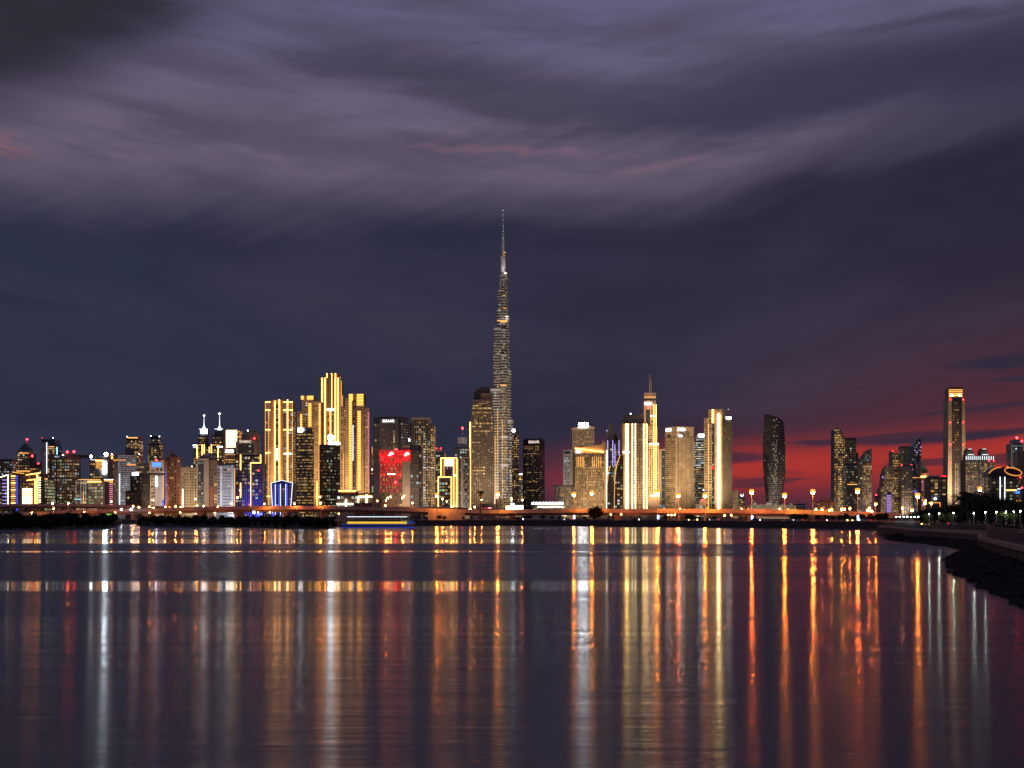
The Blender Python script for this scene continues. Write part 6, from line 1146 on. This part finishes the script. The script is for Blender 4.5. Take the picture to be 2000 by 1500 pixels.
# rocky bank below the walls
ROCK = [pm('rock_dark', (.020, .018, .017), .95, .4, .8, bump=.4, spec=.05), pm('rock_brown', (.030, .025, .021), .95, .4, .8, bump=.4, spec=.05)]
wl = [(PX(1700, 600), 600), (PX(1738, 392), 392), (PX(1808, 340), 340), (PX(1850, 308), 308), (PX(1882, 277), 277), (PX(1864, 246), 246), (PX(1849, 214), 214), (PX(1853, 185), 185), (PX(1868, 157), 157), (PX(1915, 131), 131), (PX(1960, 115), 115), (PX(2010, 100), 100), (PX(2120, 82), 82), (PX(2300, 62), 62)]
top = [(PX(1718, 560), 560), (PX(1764, 438), 438), (PX(1802, 381), 381), (PX(1860, 341), 341), (PX(1905, 309), 309), (PX(1921, 280), 280), (PX(1913, 256), 256), (PX(1916, 237), 237), (PX(1934, 215), 215), (PX(1963, 185), 185), (PX(1985, 169), 169), (PX(2020, 150), 150), (PX(2120, 116), 116), (PX(2300, 90), 90)]
def lerp_line(A_, t):
    k = min(int(t*(len(A_)-1)), len(A_)-2); f = t*(len(A_)-1)-k; return (A_[k][0]+(A_[k+1][0]-A_[k][0])*f, A_[k][1]+(A_[k+1][1]-A_[k][1])*f)
def lerp_s(A_, t): return lerp_line(A_, t)
mb = MB(); NU, NV = 140, 6; V = []
for i in range(NU+1):
    a, b_ = lerp_line(wl, i/NU), lerp_line(top, i/NU)
    for j in range(NV+1):
        f = -.12+1.14*j/NV; V.append((a[0]+(b_[0]-a[0])*f, a[1]+(b_[1]-a[1])*f, -.35+1.35*f if f > 0 else -.6))
mb.add(V, [(i*(NV+1)+j, (i+1)*(NV+1)+j, (i+1)*(NV+1)+j+1, i*(NV+1)+j+1) for i in range(NU) for j in range(NV)])
bank = mb.build('rocky_bank', ROCK[0]); bank['kind'] = 'structure'
def rock_mesh(seed):
    rs = np.random.default_rng(seed); bm = bmesh.new(); bmesh.ops.create_icosphere(bm, subdivisions=1, radius=1.)
    for v_ in bm.verts: v_.co *= rs.uniform(.72, 1.2); v_.co.z *= .72; v_.co.x *= 1.15
    me = bpy.data.meshes.new('rock'); bm.to_mesh(me); bm.free(); me.materials.append(ROCK[seed % 2]); return me
RM = [rock_mesh(k) for k in range(10)]
spots = []
for i in range(2600):
    t = .06+.92*random.random(); f = random.random()**.9; a, b_ = lerp_line(wl, t), lerp_line(top, t); x, y = a[0]+(b_[0]-a[0])*f, a[1]+(b_[1]-a[1])*f
    spots.append((random.uniform(.28, .62)*(1.25 if f < .3 else 1.), x, y, -.25+1.2*f))
spots.sort(key=lambda s: -s[0]/s[2]*(1 if -60 < PX(0,1)+s[1]/s[2]*3600+1000 < 2010 else .1))
for s_, x, y, z in spots[:300]:
    o = bpy.data.objects.new('rock', RM[random.randrange(10)]); col.objects.link(o); o.parent = bank; o.location = (x, y, z); o.scale = (s_, s_, s_); o.rotation_euler = (random.uniform(-.5, .5), random.uniform(-.5, .5), random.uniform(0, 6.28))
mb = MB()
for s_, x, y, z in spots[300:]:
    me = RM[random.randrange(10)]; c, sn = math.cos(6.28*x), math.sin(6.28*x)
    mb.add([(x+s_*(v_.co.x*c-v_.co.y*sn), y+s_*(v_.co.x*sn+v_.co.y*c), z+s_*v_.co.z) for v_ in me.vertices], [tuple(p.vertices) for p in me.polygons])
mb.build('rock_scatter', ROCK[1], bank, 'stuff')

# park trees, palms, hedge, pavilion on the promenade
PT = [(crown_mesh(120+k, 4.2, 4.2, 3.2, 44, 70, .36, FOL[0] if k < 2 else FOL[1]), trunk_mesh(2.2, .2, BARK, 120+k)) for k in range(4)]
for i, (px, D, s) in enumerate(((1798,560,.62),(1812,520,.62),(1826,500,.66),(1842,515,.62),(1856,490,.66),(1872,480,.7),(1906,470,.98),(1926,475,1.02),(1944,470,.95),(1960,480,.85),(1972,465,.7),(1986,450,.72),(1999,445,.8),(2015,440,.8),(1916,500,1.),(1936,495,.98))):
    plant_tree('park_tree', PT[i % 4], (PX(px, D), D, 2.4), s, 'dark leafy park tree on the promenade below %s' % behind(px, 985), 'tree', 'trees in the promenade park', 1.6)
LITF = pm('lamplit_foliage', (.085, .11, .025), .8, .4, .8)  # lighter green carries the lamp light on the leaves
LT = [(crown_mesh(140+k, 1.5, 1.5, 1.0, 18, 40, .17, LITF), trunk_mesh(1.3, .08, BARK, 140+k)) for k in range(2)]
for i, (px, D, lb) in enumerate(((1811,464,'lamplit light green tree at the left end of the park lamps'),(1846,434,'lamplit light green tree left of the shaggy palms'),(1858,424,'lamplit light green tree nearest the shaggy palms'),(1955,366,'lamplit light green tree below the ring-topped glass hall'),(1978,388,'lamplit light green tree near the right edge'))): plant_tree('lamplit_tree', LT[i % 2], (PX(px, D), D, 2.4), 1.1, lb, 'tree', 'small lamplit trees', 1.3)
for px, D, ty, lb in ((1878,440,974,'shaggy palm in front of the tall crowned tower'),(1889,435,966,'tallest shaggy palm right of the tall crowned tower'),(1899,442,975,'palm in front of the left tiered twin tower'),(1990,400,983,'palm near the right edge below the ring-topped hall')): palm(px, D, ty, lb, random.uniform(-.3, .3))
SHR = [(crown_mesh(160+k, 1.2, 1.2, .55, 14, 34, .16, FOL[1]), trunk_mesh(.5, .05, BARK, 160+k)) for k in range(3)]
for i, px in enumerate(range(1800, 1990, 13)): D = 395-(px-1800)*.45+random.uniform(8, 24); plant_tree('shrub', SHR[i % 3], (PX(px, D), D, 2.4), random.uniform(.8, 1.3), 'low clipped shrub behind the promenade railing', 'shrub', 'shrubs behind the promenade railing', .1)
D = 540.; r = empty('pavilion', (PX(1770, D), D, CZ), 0.); tag(r, 'open flat-roofed pavilion with a row of white lamps under its roof', 'pavilion'); zr = PZ(1008.5, D)-CZ
MB().box(-3.6, 3.6, 0, 3., zr, zr+.25).build('roof', DKGREY, r)
for k in range(7):
    x = -3.2+k*1.07; MB().box(x-.06, x+.06, .1, .22, -.1, zr).build('post', GREY, r); MB().ball((x+.4, .4, zr-.14), .12).build('ceiling_lamp', em('pavilion_lamp', (.9, 1., .95), 40.), r)
MB().box(-3., 3., 2.7, 2.9, 0, 1.5).build('back_wall', GREY, r)
GLIT = em('garden_light', (1., .66, .18), 30.)
for i, (px, D) in enumerate(((1800,500),(1808,495),(1814,490),(1820,485),(1612,840),(1655,800),(1665,800),(1690,790),(1345,1000),(1362,1000))):
    r = empty('garden_light', (PX(px, D), D, 2.4 if D < 600 else GZ)); tag(r, 'low yellow garden light in the planting below %s' % behind(px, 1000), 'garden light', 'yellow garden lights'); MB().tube([(0, 0, -.1), (0, 0, .55)], .05, 6).build('stake', BLACKM, r); MB().ball((0, 0, .66), .13 if D < 500 else .22).build('lamp_head', GLIT, r)
D = 1270
r = empty('filling_station', (PX(148, 1230), 1230, GZ)); tag(r, 'low canopy with a green lit edge under the left end of the bridge', 'canopy'); X0 = PX(148, 1230); z = PZ(1006.5, 1230)-GZ
MB().box(PX(200, 1230)-X0, PX(224, 1230)-X0, 0, 8, z, z+1.).build('roof', WHITE, r); MB().box(PX(200, 1230)-X0, PX(224, 1230)-X0, -.15, -.01, z+.1, z+.9).build('lit_edge', em('canopy_green', (.25, 1., .12), 1.2), r)
for px in (202, 211, 222): MB().box(PX(px, 1230)-X0-.2, PX(px, 1230)-X0+.2, 2, 2.4, -.3, z).build('post', STEEL, r)

# every repeated label left over is told apart by its order along the bank
by = {}
for o in col.objects:
    if o.parent is None and o.get('label') and o.get('category') not in ('mangrove', 'shrub'): by.setdefault(o['label'], []).append(o)
for lb, os_ in by.items():
    if len(os_) > 1:
        ordw = ['leftmost', 'second from left', 'third from left', 'fourth from left', 'fifth from left', 'sixth from left', 'seventh from left', 'eighth from left']
        for k, o in enumerate(sorted(os_, key=lambda o: o.location.x/o.location.y)): o['label'] = lb+', '+(ordw[k] if k < len(os_)-1 else 'rightmost')
